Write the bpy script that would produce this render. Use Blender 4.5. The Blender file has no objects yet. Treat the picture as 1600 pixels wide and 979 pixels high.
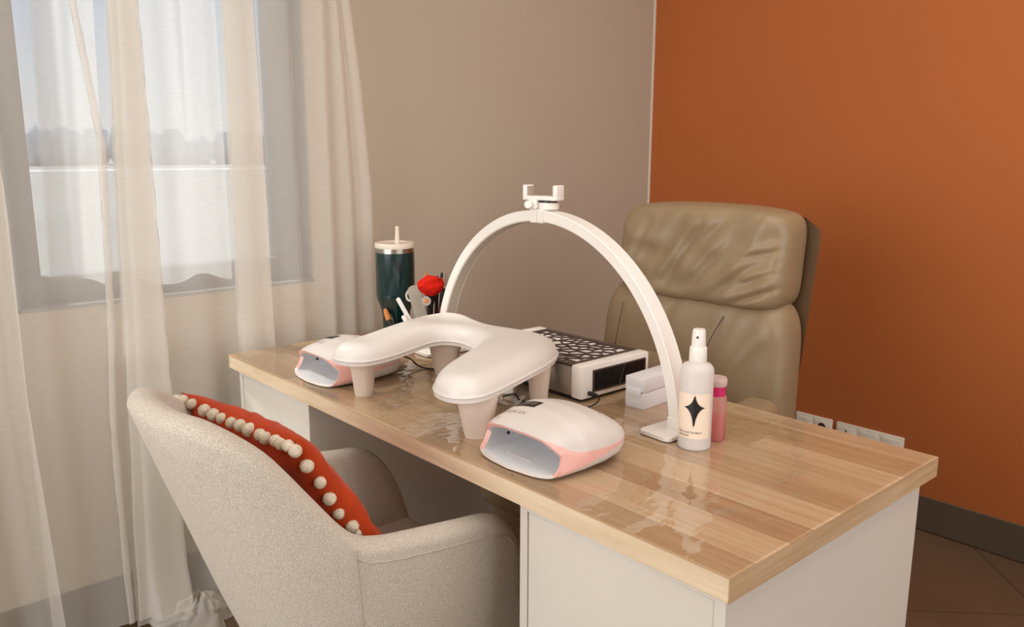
import bpy, bmesh, math, random
import numpy as np
from mathutils import Vector, Matrix, noise
from mathutils.geometry import delaunay_2d_cdt

random.seed(7)
SC = bpy.context.scene
COL = SC.collection
PI = math.pi

# ------------------------------------------------------------------ camera
F_PX = 1281.5569
YAW, PITCH, ROLL = 2.41619, -0.19391, 0.0032
CAM = Vector((0.54606, -0.86509, 1.29455))
fw = Vector((math.cos(PITCH) * math.cos(YAW), math.cos(PITCH) * math.sin(YAW), math.sin(PITCH)))
rt = fw.cross(Vector((0, 0, 1))).normalized()
up = rt.cross(fw)
c_, s_ = math.cos(ROLL), math.sin(ROLL)
rt, up = c_ * rt + s_ * up, -s_ * rt + c_ * up
cd = bpy.data.cameras.new('camera')
cam = bpy.data.objects.new('camera', cd)
COL.objects.link(cam)
cam.matrix_world = Matrix(((rt.x, up.x, -fw.x, CAM.x), (rt.y, up.y, -fw.y, CAM.y), (rt.z, up.z, -fw.z, CAM.z), (0, 0, 0, 1)))
cd.sensor_fit = 'HORIZONTAL'
cd.sensor_width = 36.0
cd.lens = F_PX * 36.0 / 1600.0
cd.clip_start = 0.02
cd.clip_end = 600
SC.camera = cam

# ------------------------------------------------------------------ view, world, lights
SC.view_settings.view_transform = 'Standard'
SC.view_settings.look = 'None'
SC.view_settings.gamma = 1.0
SC.view_settings.use_curve_mapping = False
SC.view_settings.exposure = 0.05

W = bpy.data.worlds.new('sky')
SC.world = W
W.use_nodes = True
wt = W.node_tree
bg = wt.nodes['Background']
tc = wt.nodes.new('ShaderNodeTexCoord')
sx = wt.nodes.new('ShaderNodeSeparateXYZ')
wr = wt.nodes.new('ShaderNodeValToRGB')
wr.color_ramp.elements[0].position = 0.0
wr.color_ramp.elements[0].color = (0.88, 0.92, 0.96, 1)
wr.color_ramp.elements[1].position = 0.6
wr.color_ramp.elements[1].color = (0.40, 0.57, 0.82, 1)
e = wr.color_ramp.elements.new(0.22)
e.color = (0.42, 0.63, 0.93, 1)
wt.links.new(tc.outputs['Generated'], sx.inputs[0])
wt.links.new(sx.outputs['Z'], wr.inputs[0])
wt.links.new(wr.outputs[0], bg.inputs[0])
bg.inputs[1].default_value = 0.78


def light(name, kind, loc, target, energy, color, size=None, size_y=None, angle=None):
    l = bpy.data.lights.new(name, kind)
    l.energy = energy
    l.color = color
    if kind == 'AREA':
        l.shape = 'RECTANGLE'
        l.size = size
        l.size_y = size_y
    if angle is not None:
        l.angle = angle
    o = bpy.data.objects.new(name, l)
    COL.objects.link(o)
    o.location = loc
    d = (Vector(target) - Vector(loc)).normalized()
    o.rotation_euler = d.to_track_quat('-Z', 'Y').to_euler()
    return o


# low sun outside, raking over the window side of the building
light('sun', 'SUN', (-6, -1.5, 6), (-1.9, 0.0, 1.3), 4.6, (1.0, 0.97, 0.92), angle=math.radians(6))
# added area light for frontal fill, set at an unseen rear window
light('added_rear_fill', 'AREA', (-0.55, -2.72, 1.45), (-0.55, 1.0, 1.05), 58, (1.0, 0.995, 0.985), 2.5, 1.7)
# area light added on the right to even out the walls, out of view
light('added_right_fill', 'AREA', (2.24, 0.2, 1.55), (-1.0, 0.3, 1.45), 27, (1.0, 0.995, 0.985), 2.0, 1.5)
# warm overhead area light added to lift the tops, no luminaire seen
light('added_overhead_fill', 'AREA', (0.1, 0.6, 2.54), (0.1, 0.6, 0), 18, (1.0, 0.97, 0.92), 1.8, 1.8)


# ------------------------------------------------------------------ materials
def lin(c):
    c = c / 255.0
    return c / 12.92 if c <= 0.04045 else ((c + 0.055) / 1.055) ** 2.4


def rgb(r, g, b):
    return (lin(r), lin(g), lin(b), 1.0)


def mat(name, col, rough=0.5, metal=0.0, var=0.0, vscale=8.0, bump=0.0, bscale=60.0, spec=0.5, coat=0.0,
        stretch=None, sheen=0.0, col2=None, detail=4.0):
    m = bpy.data.materials.new(name)
    m.use_nodes = True
    t = m.node_tree
    p = t.nodes['Principled BSDF']
    p.inputs['Base Color'].default_value = col
    p.inputs['Roughness'].default_value = rough
    p.inputs['Metallic'].default_value = metal
    p.inputs['Specular IOR Level'].default_value = spec
    if coat:
        p.inputs['Coat Weight'].default_value = coat
        p.inputs['Coat Roughness'].default_value = 0.08
    if sheen:
        p.inputs['Sheen Weight'].default_value = sheen
        p.inputs['Sheen Roughness'].default_value = 0.4
    co = t.nodes.new('ShaderNodeTexCoord')
    mp = t.nodes.new('ShaderNodeMapping')
    t.links.new(co.outputs['Object'], mp.inputs[0])
    if stretch:
        mp.inputs['Scale'].default_value = stretch
    if var or col2:
        n = t.nodes.new('ShaderNodeTexNoise')
        n.inputs['Scale'].default_value = vscale
        n.inputs['Detail'].default_value = detail
        t.links.new(mp.outputs[0], n.inputs['Vector'])
        r = t.nodes.new('ShaderNodeValToRGB')
        r.color_ramp.elements[0].position = 0.3
        r.color_ramp.elements[1].position = 0.7
        a = [max(0, v * (1 - var)) for v in col[:3]] + [1]
        b = list(col2) if col2 else [min(1, v * (1 + var)) for v in col[:3]] + [1]
        r.color_ramp.elements[0].color = a
        r.color_ramp.elements[1].color = b
        t.links.new(n.outputs['Fac'], r.inputs[0])
        t.links.new(r.outputs[0], p.inputs['Base Color'])
    if bump:
        n2 = t.nodes.new('ShaderNodeTexNoise')
        n2.inputs['Scale'].default_value = bscale
        n2.inputs['Detail'].default_value = 3
        t.links.new(mp.outputs[0], n2.inputs['Vector'])
        bp = t.nodes.new('ShaderNodeBump')
        bp.inputs['Strength'].default_value = bump
        bp.inputs['Distance'].default_value = 0.002
        t.links.new(n2.outputs['Fac'], bp.inputs['Height'])
        t.links.new(bp.outputs[0], p.inputs['Normal'])
    return m


def sheer(name, col, transp, transl=0.6, wscale=900.0):
    """woven voile: part of the light goes straight through the holes, the rest is scattered both ways"""
    m = bpy.data.materials.new(name)
    m.use_nodes = True
    t = m.node_tree
    t.nodes.remove(t.nodes['Principled BSDF'])
    out = t.nodes['Material Output']
    df = t.nodes.new('ShaderNodeBsdfDiffuse')
    tl = t.nodes.new('ShaderNodeBsdfTranslucent')
    tp = t.nodes.new('ShaderNodeBsdfTransparent')
    for s in (df, tl):
        s.inputs[0].default_value = col
    m1 = t.nodes.new('ShaderNodeMixShader')
    m1.inputs[0].default_value = transl
    m2 = t.nodes.new('ShaderNodeMixShader')
    co = t.nodes.new('ShaderNodeTexCoord')
    nz = t.nodes.new('ShaderNodeTexNoise')
    nz.inputs['Scale'].default_value = 40
    mp = t.nodes.new('ShaderNodeMapping')
    mp.inputs['Scale'].default_value = (1, 1, 8)
    t.links.new(co.outputs['Object'], mp.inputs[0])
    t.links.new(mp.outputs[0], nz.inputs['Vector'])
    mr = t.nodes.new('ShaderNodeMapRange')
    mr.inputs['To Min'].default_value = transp - 0.03
    mr.inputs['To Max'].default_value = transp + 0.03
    t.links.new(nz.outputs['Fac'], mr.inputs[0])
    t.links.new(mr.outputs[0], m2.inputs[0])
    t.links.new(df.outputs[0], m1.inputs[1])
    t.links.new(tl.outputs[0], m1.inputs[2])
    t.links.new(m1.outputs[0], m2.inputs[1])
    t.links.new(tp.outputs[0], m2.inputs[2])
    t.links.new(m2.outputs[0], out.inputs[0])
    return m


def clear(name, tint, rough=0.02, bump=0.0, bscale=6.0, ior=1.45, stretch=(1, 1, 1)):
    """thin clear sheet: transparent with a fresnel gloss"""
    m = bpy.data.materials.new(name)
    m.use_nodes = True
    t = m.node_tree
    t.nodes.remove(t.nodes['Principled BSDF'])
    out = t.nodes['Material Output']
    g = t.nodes.new('ShaderNodeBsdfGlossy')
    g.inputs['Roughness'].default_value = rough
    tp = t.nodes.new('ShaderNodeBsdfTransparent')
    tp.inputs[0].default_value = tint
    # Schlick reflectance, the same from both sides of the sheet
    lw = t.nodes.new('ShaderNodeLayerWeight')
    lw.inputs['Blend'].default_value = 0.5
    pw = t.nodes.new('ShaderNodeMath')
    pw.operation = 'POWER'
    pw.inputs[1].default_value = 5.0
    t.links.new(lw.outputs['Facing'], pw.inputs[0])
    fr = t.nodes.new('ShaderNodeMapRange')
    fr.inputs['To Min'].default_value = ((ior - 1) / (ior + 1)) ** 2
    fr.inputs['To Max'].default_value = 1.0
    t.links.new(pw.outputs[0], fr.inputs[0])
    mx = t.nodes.new('ShaderNodeMixShader')
    if bump:
        co = t.nodes.new('ShaderNodeTexCoord')
        mp = t.nodes.new('ShaderNodeMapping')
        mp.inputs['Scale'].default_value = stretch
        nz = t.nodes.new('ShaderNodeTexNoise')
        nz.inputs['Scale'].default_value = bscale
        nz.inputs['Detail'].default_value = 2.5
        bp = t.nodes.new('ShaderNodeBump')
        bp.inputs['Strength'].default_value = 1.0
        bp.inputs['Distance'].default_value = bump
        t.links.new(co.outputs['Object'], mp.inputs[0])
        t.links.new(mp.outputs[0], nz.inputs['Vector'])
        t.links.new(nz.outputs['Fac'], bp.inputs['Height'])
        t.links.new(bp.outputs[0], g.inputs['Normal'])
        t.links.new(bp.outputs[0], lw.inputs['Normal'])
    t.links.new(fr.outputs[0], mx.inputs[0])
    t.links.new(tp.outputs[0], mx.inputs[1])
    t.links.new(g.outputs[0], mx.inputs[2])
    t.links.new(mx.outputs[0], out.inputs[0])
    return m


def wood(name, base, dark, stretch=(1.2, 22, 22)):
    m = mat(name, base, rough=0.42)
    t = m.node_tree
    p = t.nodes['Principled BSDF']
    co = t.nodes.new('ShaderNodeTexCoord')
    oi = t.nodes.new('ShaderNodeObjectInfo')
    ad = t.nodes.new('ShaderNodeVectorMath')
    ad.operation = 'ADD'
    sc = t.nodes.new('ShaderNodeVectorMath')
    sc.operation = 'SCALE'
    sc.inputs['Scale'].default_value = 0.0
    mp = t.nodes.new('ShaderNodeMapping')
    mp.inputs['Scale'].default_value = stretch
    cb = t.nodes.new('ShaderNodeCombineXYZ')
    mu = t.nodes.new('ShaderNodeMath')
    mu.operation = 'MULTIPLY'
    mu.inputs[1].default_value = 7.0
    t.links.new(oi.outputs['Random'], mu.inputs[0])
    for i in range(3):
        t.links.new(mu.outputs[0], cb.inputs[i])
    t.links.new(co.outputs['Object'], ad.inputs[0])
    t.links.new(cb.outputs[0], ad.inputs[1])
    t.links.new(ad.outputs[0], mp.inputs[0])
    n = t.nodes.new('ShaderNodeTexNoise')
    n.inputs['Scale'].default_value = 3.0
    n.inputs['Detail'].default_value = 7
    n.inputs['Roughness'].default_value = 0.65
    n.inputs['Distortion'].default_value = 0.3
    t.links.new(mp.outputs[0], n.inputs['Vector'])
    r = t.nodes.new('ShaderNodeValToRGB')
    r.color_ramp.elements[0].position = 0.32
    r.color_ramp.elements[0].color = dark
    r.color_ramp.elements[1].position = 0.68
    r.color_ramp.elements[1].color = base
    t.links.new(n.outputs['Fac'], r.inputs[0])
    t.links.new(r.outputs[0], p.inputs['Base Color'])
    return m


def fabric(name, c1, c2, scale=1100.0):
    m = mat(name, c1, rough=0.9, spec=0.15, sheen=0.2)
    t = m.node_tree
    p = t.nodes['Principled BSDF']
    co = t.nodes.new('ShaderNodeTexCoord')
    n = t.nodes.new('ShaderNodeTexNoise')
    n.inputs['Scale'].default_value = scale
    n.inputs['Detail'].default_value = 2
    n3 = t.nodes.new('ShaderNodeTexNoise')
    n3.inputs['Scale'].default_value = scale * 0.5
    n3.inputs['Detail'].default_value = 2
    t.links.new(co.outputs['Object'], n.inputs['Vector'])
    t.links.new(co.outputs['Object'], n3.inputs['Vector'])
    ma = t.nodes.new('ShaderNodeMath')
    ma.operation = 'ADD'
    t.links.new(n.outputs['Fac'], ma.inputs[0])
    t.links.new(n3.outputs['Fac'], ma.inputs[1])
    r = t.nodes.new('ShaderNodeValToRGB')
    r.color_ramp.elements[0].position = 0.78
    r.color_ramp.elements[0].color = c2
    r.color_ramp.elements[1].position = 1.0
    r.color_ramp.elements[1].color = c1
    hl = t.nodes.new('ShaderNodeMath')
    hl.operation = 'MULTIPLY'
    hl.inputs[1].default_value = 0.88
    t.links.new(ma.outputs[0], hl.inputs[0])
    t.links.new(hl.outputs[0], r.inputs[0])
    t.links.new(r.outputs[0], p.inputs['Base Color'])
    bp = t.nodes.new('ShaderNodeBump')
    bp.inputs['Strength'].default_value = 0.5
    bp.inputs['Distance'].default_value = 0.0015
    t.links.new(ma.outputs[0], bp.inputs['Height'])
    t.links.new(bp.outputs[0], p.inputs['Normal'])
    return m


M = {}
M['taupe'] = mat('taupe_paint', rgb(192, 177, 157), 0.85, var=0.03, vscale=1.3, bump=0.06, bscale=180)
M['orange'] = mat('terracotta_paint', rgb(177, 96, 42), 0.8, var=0.04, vscale=1.0, bump=0.06, bscale=180)
M['ceil'] = mat('white_ceiling_paint', rgb(235, 230, 222), 0.9)
M['tile'] = mat('brown_floor_tile', rgb(104, 82, 62), 0.38, var=0.14, vscale=3.0, bump=0.1, bscale=25)
M['skirt'] = mat('dark_skirting_tile', rgb(92, 78, 62), 0.45, var=0.15, vscale=4)
M['grout'] = mat('pale_grout', rgb(150, 132, 110), 0.9, var=0.1, vscale=30)
M['trimwhite'] = mat('white_trim', rgb(232, 224, 212), 0.7, var=0.02)
M['alu'] = mat('anthracite_aluminium', rgb(140, 139, 139), 0.5, metal=0.0, var=0.04, vscale=6)
M['pane'] = clear('window_glass', (0.97, 0.985, 0.98, 1))
M['sheer'] = sheer('voile_curtain', rgb(241, 234, 223), 0.60, 0.10)
M['sheer_short'] = sheer('white_voile_panel', rgb(250, 249, 248), 0.50, 0.85)
M['film'] = clear('clear_vinyl_film', (0.985, 0.985, 0.975, 1), rough=0.015, bump=0.0055, bscale=13.0, ior=2.05, stretch=(1.0, 0.55, 1))
M['cab'] = mat('cream_laminate', rgb(222, 213, 200), 0.5, var=0.015, vscale=3)
M['uvwhite'] = mat('glossy_white_plastic', rgb(215, 205, 197), 0.36, coat=0.1, var=0.01)
M['uvpink'] = mat('rose_plastic', rgb(236, 178, 166), 0.3, var=0.02)
M['uvgrey'] = mat('pale_grey_reflector', rgb(238, 237, 238), 0.4, metal=0.0, var=0.03)
M['lcd'] = mat('dark_display', rgb(58, 48, 42), 0.15, var=0.2, vscale=300)
M['lcdseg'] = mat('display_digits', rgb(150, 140, 130), 0.4)
M['print'] = mat('grey_print', rgb(168, 158, 148), 0.6)
M['white'] = mat('white_plastic', rgb(240, 233, 224), 0.35, var=0.01)
M['pad'] = mat('cream_leatherette', rgb(231, 224, 216), 0.42, var=0.02, vscale=5, bump=0.05, bscale=300)
M['padleg'] = mat('cream_plastic', rgb(228, 212, 196), 0.4, var=0.01)
M['silver'] = mat('brushed_aluminium', rgb(180, 176, 172), 0.32, metal=0.9, stretch=(1, 1, 60), var=0.08, vscale=10)
M['dark'] = mat('black_plastic', rgb(26, 23, 22), 0.4, var=0.1)
M['darkframe'] = mat('dark_brown_metal', rgb(82, 66, 58), 0.4, metal=0.3, var=0.1)
M['filter'] = mat('white_filter', rgb(222, 212, 205), 0.8, var=0.05, vscale=60)
M['boxwhite'] = mat('matte_white_plastic', rgb(226, 222, 222), 0.4, var=0.01)
M['teal'] = mat('dark_teal_enamel', rgb(4, 46, 47), 0.18, var=0.1, coat=0.5)
M['steel'] = mat('steel', rgb(190, 184, 176), 0.25, metal=1.0, var=0.03)
M['ivory'] = mat('ivory_plastic', rgb(236, 222, 202), 0.45, var=0.02)
M['red'] = mat('red_fluff', rgb(196, 32, 20), 0.95, var=0.25, vscale=90, bump=0.8, bscale=260, spec=0.1)
M['orangecap'] = mat('amber_plastic', rgb(206, 128, 60), 0.4, var=0.1)
M['maroon'] = mat('maroon_plastic', rgb(84, 20, 26), 0.35, var=0.1)
M['greyfile'] = mat('grey_emery', rgb(176, 165, 150), 0.9, var=0.06, vscale=200)
M['fabric'] = fabric('oat_woven_fabric', rgb(226, 215, 200), rgb(184, 172, 156))
M['seam'] = mat('fabric_seam', rgb(196, 182, 162), 0.9, var=0.06, vscale=200)
M['velvet'] = mat('rust_orange_velvet', rgb(186, 62, 20), 0.85, var=0.14, vscale=14, bump=0.3, bscale=40, sheen=0.12, spec=0.2)
M['pom'] = mat('cream_wool', rgb(226, 210, 186), 0.95, var=0.12, vscale=160, bump=1.0, bscale=420, spec=0.1)
M['leather'] = mat('olive_brown_leather', rgb(150, 127, 96), 0.42, var=0.05, vscale=5, bump=0.12, bscale=260)
M['leatherdark'] = mat('brown_leather_shell', rgb(138, 112, 82), 0.45, var=0.06, vscale=5)
M['stitch'] = mat('dark_stitching', rgb(84, 66, 46), 0.8, var=0.1)
M['woodleg'] = mat('dark_wood', rgb(60, 36, 22), 0.5, var=0.15, stretch=(1, 1, 0.1))
M['black'] = mat('black_metal', rgb(22, 18, 16), 0.35, metal=0.4, var=0.1)
M['socket'] = mat('socket_plastic', rgb(236, 226, 210), 0.4, var=0.01)
M['label'] = mat('cream_label_paper', rgb(244, 222, 200), 0.6, var=0.01)
M['ink'] = mat('black_ink', rgb(18, 16, 15), 0.45, var=0.05)
M['inkgrey'] = mat('grey_ink', rgb(96, 84, 74), 0.6, var=0.05)
M['magenta'] = mat('magenta_plastic', rgb(214, 34, 106), 0.3, var=0.03)
M['cable'] = mat('black_rubber', rgb(24, 22, 22), 0.5, var=0.05)
M['greycable'] = mat('grey_rubber', rgb(130, 120, 112), 0.5, var=0.05)
M['paper'] = mat('white_tissue', rgb(236, 228, 220), 0.9, var=0.02)
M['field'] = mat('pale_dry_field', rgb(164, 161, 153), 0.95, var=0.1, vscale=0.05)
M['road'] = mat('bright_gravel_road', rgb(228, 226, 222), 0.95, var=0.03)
M['trees'] = mat('hazy_grey_trees', rgb(196, 200, 203), 0.95, var=0.15, vscale=0.3)  # pale grey with the distance haze put into the colour
W_BASE = [((210, 178, 142), (184, 150, 114)), ((200, 166, 128), (172, 138, 102)), ((218, 188, 152), (194, 160, 124)), ((192, 156, 118), (164, 128, 94))]
WOODS = [wood('oak_laminate_%s' % n, rgb(*a), rgb(*b)) for n, (a, b) in zip(('honey', 'mid', 'pale', 'warm'), W_BASE)]
M['woodedge'] = wood('oak_edge_band', rgb(238, 216, 184), rgb(218, 190, 156))


def plastic_translucent(name, col, transl, rough=0.35):
    m = mat(name, col, rough)
    t = m.node_tree
    p = t.nodes['Principled BSDF']
    out = t.nodes['Material Output']
    tl = t.nodes.new('ShaderNodeBsdfTranslucent')
    tl.inputs[0].default_value = col
    tp = t.nodes.new('ShaderNodeBsdfTransparent')
    tp.inputs[0].default_value = col
    a = t.nodes.new('ShaderNodeMixShader')
    a.inputs[0].default_value = 0.5
    b = t.nodes.new('ShaderNodeMixShader')
    b.inputs[0].default_value = transl
    t.links.new(tl.outputs[0], a.inputs[1])
    t.links.new(tp.outputs[0], a.inputs[2])
    t.links.new(p.outputs[0], b.inputs[1])
    t.links.new(a.outputs[0], b.inputs[2])
    t.links.new(b.outputs[0], out.inputs[0])
    return m


M['frost'] = plastic_translucent('frosted_plastic', rgb(246, 239, 233), 0.35)
M['pinkclear'] = plastic_translucent('pink_clear_plastic', rgb(248, 212, 206), 0.78, 0.1)
M['pinkliquid'] = plastic_translucent('pink_liquid', rgb(244, 166, 164), 0.7, 0.1)
M['clearcap'] = plastic_translucent('clear_cap_plastic', rgb(246, 224, 218), 0.45, 0.2)


# ------------------------------------------------------------------ mesh helpers
def setp(o, label=None, cat=None, group=None, kind=None):
    if label: o['label'] = label
    if cat: o['category'] = cat
    if group: o['group'] = group
    if kind: o['kind'] = kind
    return o


def empty(name, loc=(0, 0, 0), rz=0.0, label=None, cat=None, group=None):
    o = bpy.data.objects.new(name, None)
    o.empty_display_size = 0.05
    COL.objects.link(o)
    o.location = loc
    o.rotation_euler = (0, 0, rz)
    return setp(o, label, cat, group)


def finish(name, bm, mats, parent=None, smooth=True, angle=38, recalc=True):
    if recalc:
        bmesh.ops.recalc_face_normals(bm, faces=bm.faces[:])
    if smooth:
        a = math.radians(angle)
        for f in bm.faces:
            f.smooth = True
        for ed in bm.edges:
            if len(ed.link_faces) == 2 and ed.calc_face_angle(0) > a:
                ed.smooth = False
    me = bpy.data.meshes.new(name)
    bm.to_mesh(me)
    bm.free()
    if not isinstance(mats, (list, tuple)):
        mats = [mats]
    for m in mats:
        me.materials.append(m)
    o = bpy.data.objects.new(name, me)
    COL.objects.link(o)
    if parent is not None:
        o.parent = parent
    return o


def NB():
    return bmesh.new()


def box(bm, x0, x1, y0, y1, z0, z1, bev=0.0, seg=2, mi=0):
    b2 = bmesh.new()
    r = bmesh.ops.create_cube(b2, size=1.0)
    for v in b2.verts:
        v.co = Vector(((x0 + x1) / 2 + v.co.x * (x1 - x0), (y0 + y1) / 2 + v.co.y * (y1 - y0), (z0 + z1) / 2 + v.co.z * (z1 - z0)))
    if bev > 0:
        bmesh.ops.bevel(b2, geom=b2.edges[:], offset=bev, segments=seg, profile=0.5, affect='EDGES', clamp_overlap=True)
    for f in b2.faces:
        f.material_index = mi
    merge(bm, b2)


def merge(bm, b2, mtx=None):
    if mtx is not None:
        bmesh.ops.transform(b2, matrix=mtx, verts=b2.verts[:])
    vm = {v: bm.verts.new(v.co) for v in b2.verts}
    for f in b2.faces:
        try:
            nf = bm.faces.new([vm[v] for v in f.verts])
            nf.material_index = f.material_index
        except ValueError:
            pass
    b2.free()


def lathe(bm, prof, c=(0, 0, 0), n=32, mi=0, sq=None):
    """prof: list of (radius, z); sq: superellipse exponent"""
    rings = []
    for r, z in prof:
        if r < 1e-6:
            rings.append([bm.verts.new((c[0], c[1], c[2] + z))])
            continue
        ring = []
        for i in range(n):
            a = 2 * PI * i / n
            ca, sa = math.cos(a), math.sin(a)
            if sq:
                ca = math.copysign(abs(ca) ** (2 / sq), ca)
                sa = math.copysign(abs(sa) ** (2 / sq), sa)
            ring.append(bm.verts.new((c[0] + r * ca, c[1] + r * sa, c[2] + z)))
        rings.append(ring)
    for a, b in zip(rings, rings[1:]):
        for i in range(n):
            j = (i + 1) % n
            if len(a) == 1 and len(b) == 1:
                continue
            if len(a) == 1:
                f = bm.faces.new((a[0], b[j], b[i]))
            elif len(b) == 1:
                f = bm.faces.new((a[i], a[j], b[0]))
            else:
                f = bm.faces.new((a[i], a[j], b[j], b[i]))
            f.material_index = mi
    for ring in (rings[0], rings[-1]):
        if len(ring) > 2:
            f = bm.faces.new(ring)
            f.material_index = mi


def tube(bm, pts, r, n=10, cap=True, mi=0):
    pts = [Vector(p) for p in pts]
    rings = []
    prev = None
    for i, p in enumerate(pts):
        t = (pts[min(i + 1, len(pts) - 1)] - pts[max(i - 1, 0)]).normalized()
        if prev is None:
            ref = Vector((0, 0, 1)) if abs(t.z) < 0.9 else Vector((1, 0, 0))
            u = t.cross(ref).normalized()
        else:
            u = (prev - t * prev.dot(t)).normalized()
        prev = u
        v = t.cross(u)
        rr = r[i] if isinstance(r, (list, tuple)) else r
        rings.append([bm.verts.new(p + rr * (math.cos(2 * PI * k / n) * u + math.sin(2 * PI * k / n) * v)) for k in range(n)])
    for a, b in zip(rings, rings[1:]):
        for k in range(n):
            j = (k + 1) % n
            f = bm.faces.new((a[k], a[j], b[j], b[k]))
            f.material_index = mi
    if cap:
        for ring in (rings[0], rings[-1]):
            f = bm.faces.new(ring)
            f.material_index = mi


def spline(pts, n=8, closed=False):
    P = [Vector(p) for p in pts]
    out = []
    N = len(P)
    rng = N if closed else N - 1
    for i in range(rng):
        if closed:
            a, b, c, d = P[(i - 1) % N], P[i], P[(i + 1) % N], P[(i + 2) % N]
        else:
            a, b, c, d = P[max(i - 1, 0)], P[i], P[i + 1], P[min(i + 2, N - 1)]
        for k in range(n):
            t = k / n
            out.append(0.5 * ((2 * b) + (c - a) * t + (2 * a - 5 * b + 4 * c - d) * t * t + (3 * b - a - 3 * c + d) * t ** 3))
    if not closed:
        out.append(P[-1].copy())
    return out


def prism(bm, poly, z0, z1, mi=0, bev=0.0):
    b2 = bmesh.new()
    lo = [b2.verts.new((p[0], p[1], z0)) for p in poly]
    hi = [b2.verts.new((p[0], p[1], z1)) for p in poly]
    n = len(poly)
    b2.faces.new(lo[::-1])
    top = b2.faces.new(hi)
    for i in range(n):
        b2.faces.new((lo[i], lo[(i + 1) % n], hi[(i + 1) % n], hi[i]))
    if bev:
        bmesh.ops.bevel(b2, geom=[ed for ed in top.edges], offset=bev, segments=2, profile=0.5, affect='EDGES')
    for f in b2.faces:
        f.material_index = mi
    merge(bm, b2)


def grid(bm, fn, nu, nv, mi=0, closed_u=False):
    V = [[bm.verts.new(fn(i / nu, j / nv)) for i in range(nu + (0 if closed_u else 1))] for j in range(nv + 1)]
    for j in range(nv):
        for i in range(nu):
            k = (i + 1) % nu if closed_u else i + 1
            f = bm.faces.new((V[j][i], V[j][k], V[j + 1][k], V[j + 1][i]))
            f.material_index = mi
    return V


def struct(name, bm, m, smooth=False):
    o = finish(name, bm, m, smooth=smooth)
    o['kind'] = 'structure'
    return o


def interp(x, xs, ys):
    if x <= xs[0]: return ys[0]
    for a, b, p, q in zip(xs, xs[1:], ys, ys[1:]):
        if x <= b:
            t = (x - a) / (b - a)
            return p + (q - p) * t
    return ys[-1]


def sinterp(x, xs, ys):
    return float(np.interp(x, xs, ys))


def text_mesh(txt, size):
    cu = bpy.data.curves.new('lettering', 'FONT')
    cu.body = txt
    cu.size = size
    cu.resolution_u = 3
    cu.align_x = 'LEFT'
    o = bpy.data.objects.new('lettering', cu)
    COL.objects.link(o)
    bpy.context.view_layer.update()
    me = bpy.data.meshes.new_from_object(o.evaluated_get(bpy.context.evaluated_depsgraph_get()))
    bpy.data.objects.remove(o)
    bpy.data.curves.remove(cu)
    return me


# ------------------------------------------------------------------ room shell
XW, YO = -1.776, 1.997           # window wall and terracotta wall
XR, YB, ZC = 2.3, -2.8, 2.6      # wall to the right, wall behind the camera, ceiling
TH = 0.2
WY0, WY1, WZ0, WZ1 = -0.455, 0.357, 0.895, 2.1
HB = 0.1234

b = NB()
box(b, XW - TH, XW, YB, WY0, -0.12, ZC)
box(b, XW - TH, XW, WY1, YO + TH, -0.12, ZC)
box(b, XW - TH, XW, WY0, WY1, -0.12, WZ0)
box(b, XW - TH, XW, WY0, WY1, WZ1, ZC)
struct('wall_left', b, M['taupe'])
b = NB(); box(b, XW, XR + TH, YO, YO + TH, -0.12, ZC); struct('wall_back', b, M['orange'])
b = NB()
QY0, QY1, QZ0, QZ1 = -0.85, 1.25, 0.75, 2.35
box(b, XR, XR + TH, YB, QY0, -0.12, ZC)
box(b, XR, XR + TH, QY1, YO, -0.12, ZC)
box(b, XR, XR + TH, QY0, QY1, -0.12, QZ0)
box(b, XR, XR + TH, QY0, QY1, QZ1, ZC)
struct('wall_right', b, M['taupe'])
b = NB()
box(b, XW - TH, -1.9 + 0.0, YB - TH, YB, -0.12, ZC)
RX0, RX1, RZ0, RZ1 = -1.75, 0.8, 0.55, 2.35
box(b, -1.9, RX0, YB - TH, YB, -0.12, ZC)
box(b, RX1, XR + TH, YB - TH, YB, -0.12, ZC)
box(b, RX0, RX1, YB - TH, YB, -0.12, RZ0)
box(b, RX0, RX1, YB - TH, YB, RZ1, ZC)
struct('wall_front', b, M['taupe'])
b = NB(); box(b, XW - TH, XR + TH, YB - TH, YO + TH, ZC, ZC + 0.12); struct('ceiling', b, M['ceil'])
b = NB(); box(b, XW, XR, YB, YO, -0.12, -0.004)
floor = struct('floor', b, M['grout'])


# diagonal floor tiles, clipped to the room
def clip(poly, a, bb, c):
    out = []
    for i, p in enumerate(poly):
        q = poly[(i + 1) % len(poly)]
        dp, dq = a * p[0] + bb * p[1] - c, a * q[0] + bb * q[1] - c
        if dp <= 0: out.append(p)
        if dp * dq < 0:
            t = dp / (dp - dq)
            out.append((p[0] + (q[0] - p[0]) * t, p[1] + (q[1] - p[1]) * t))
    return out


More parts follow.
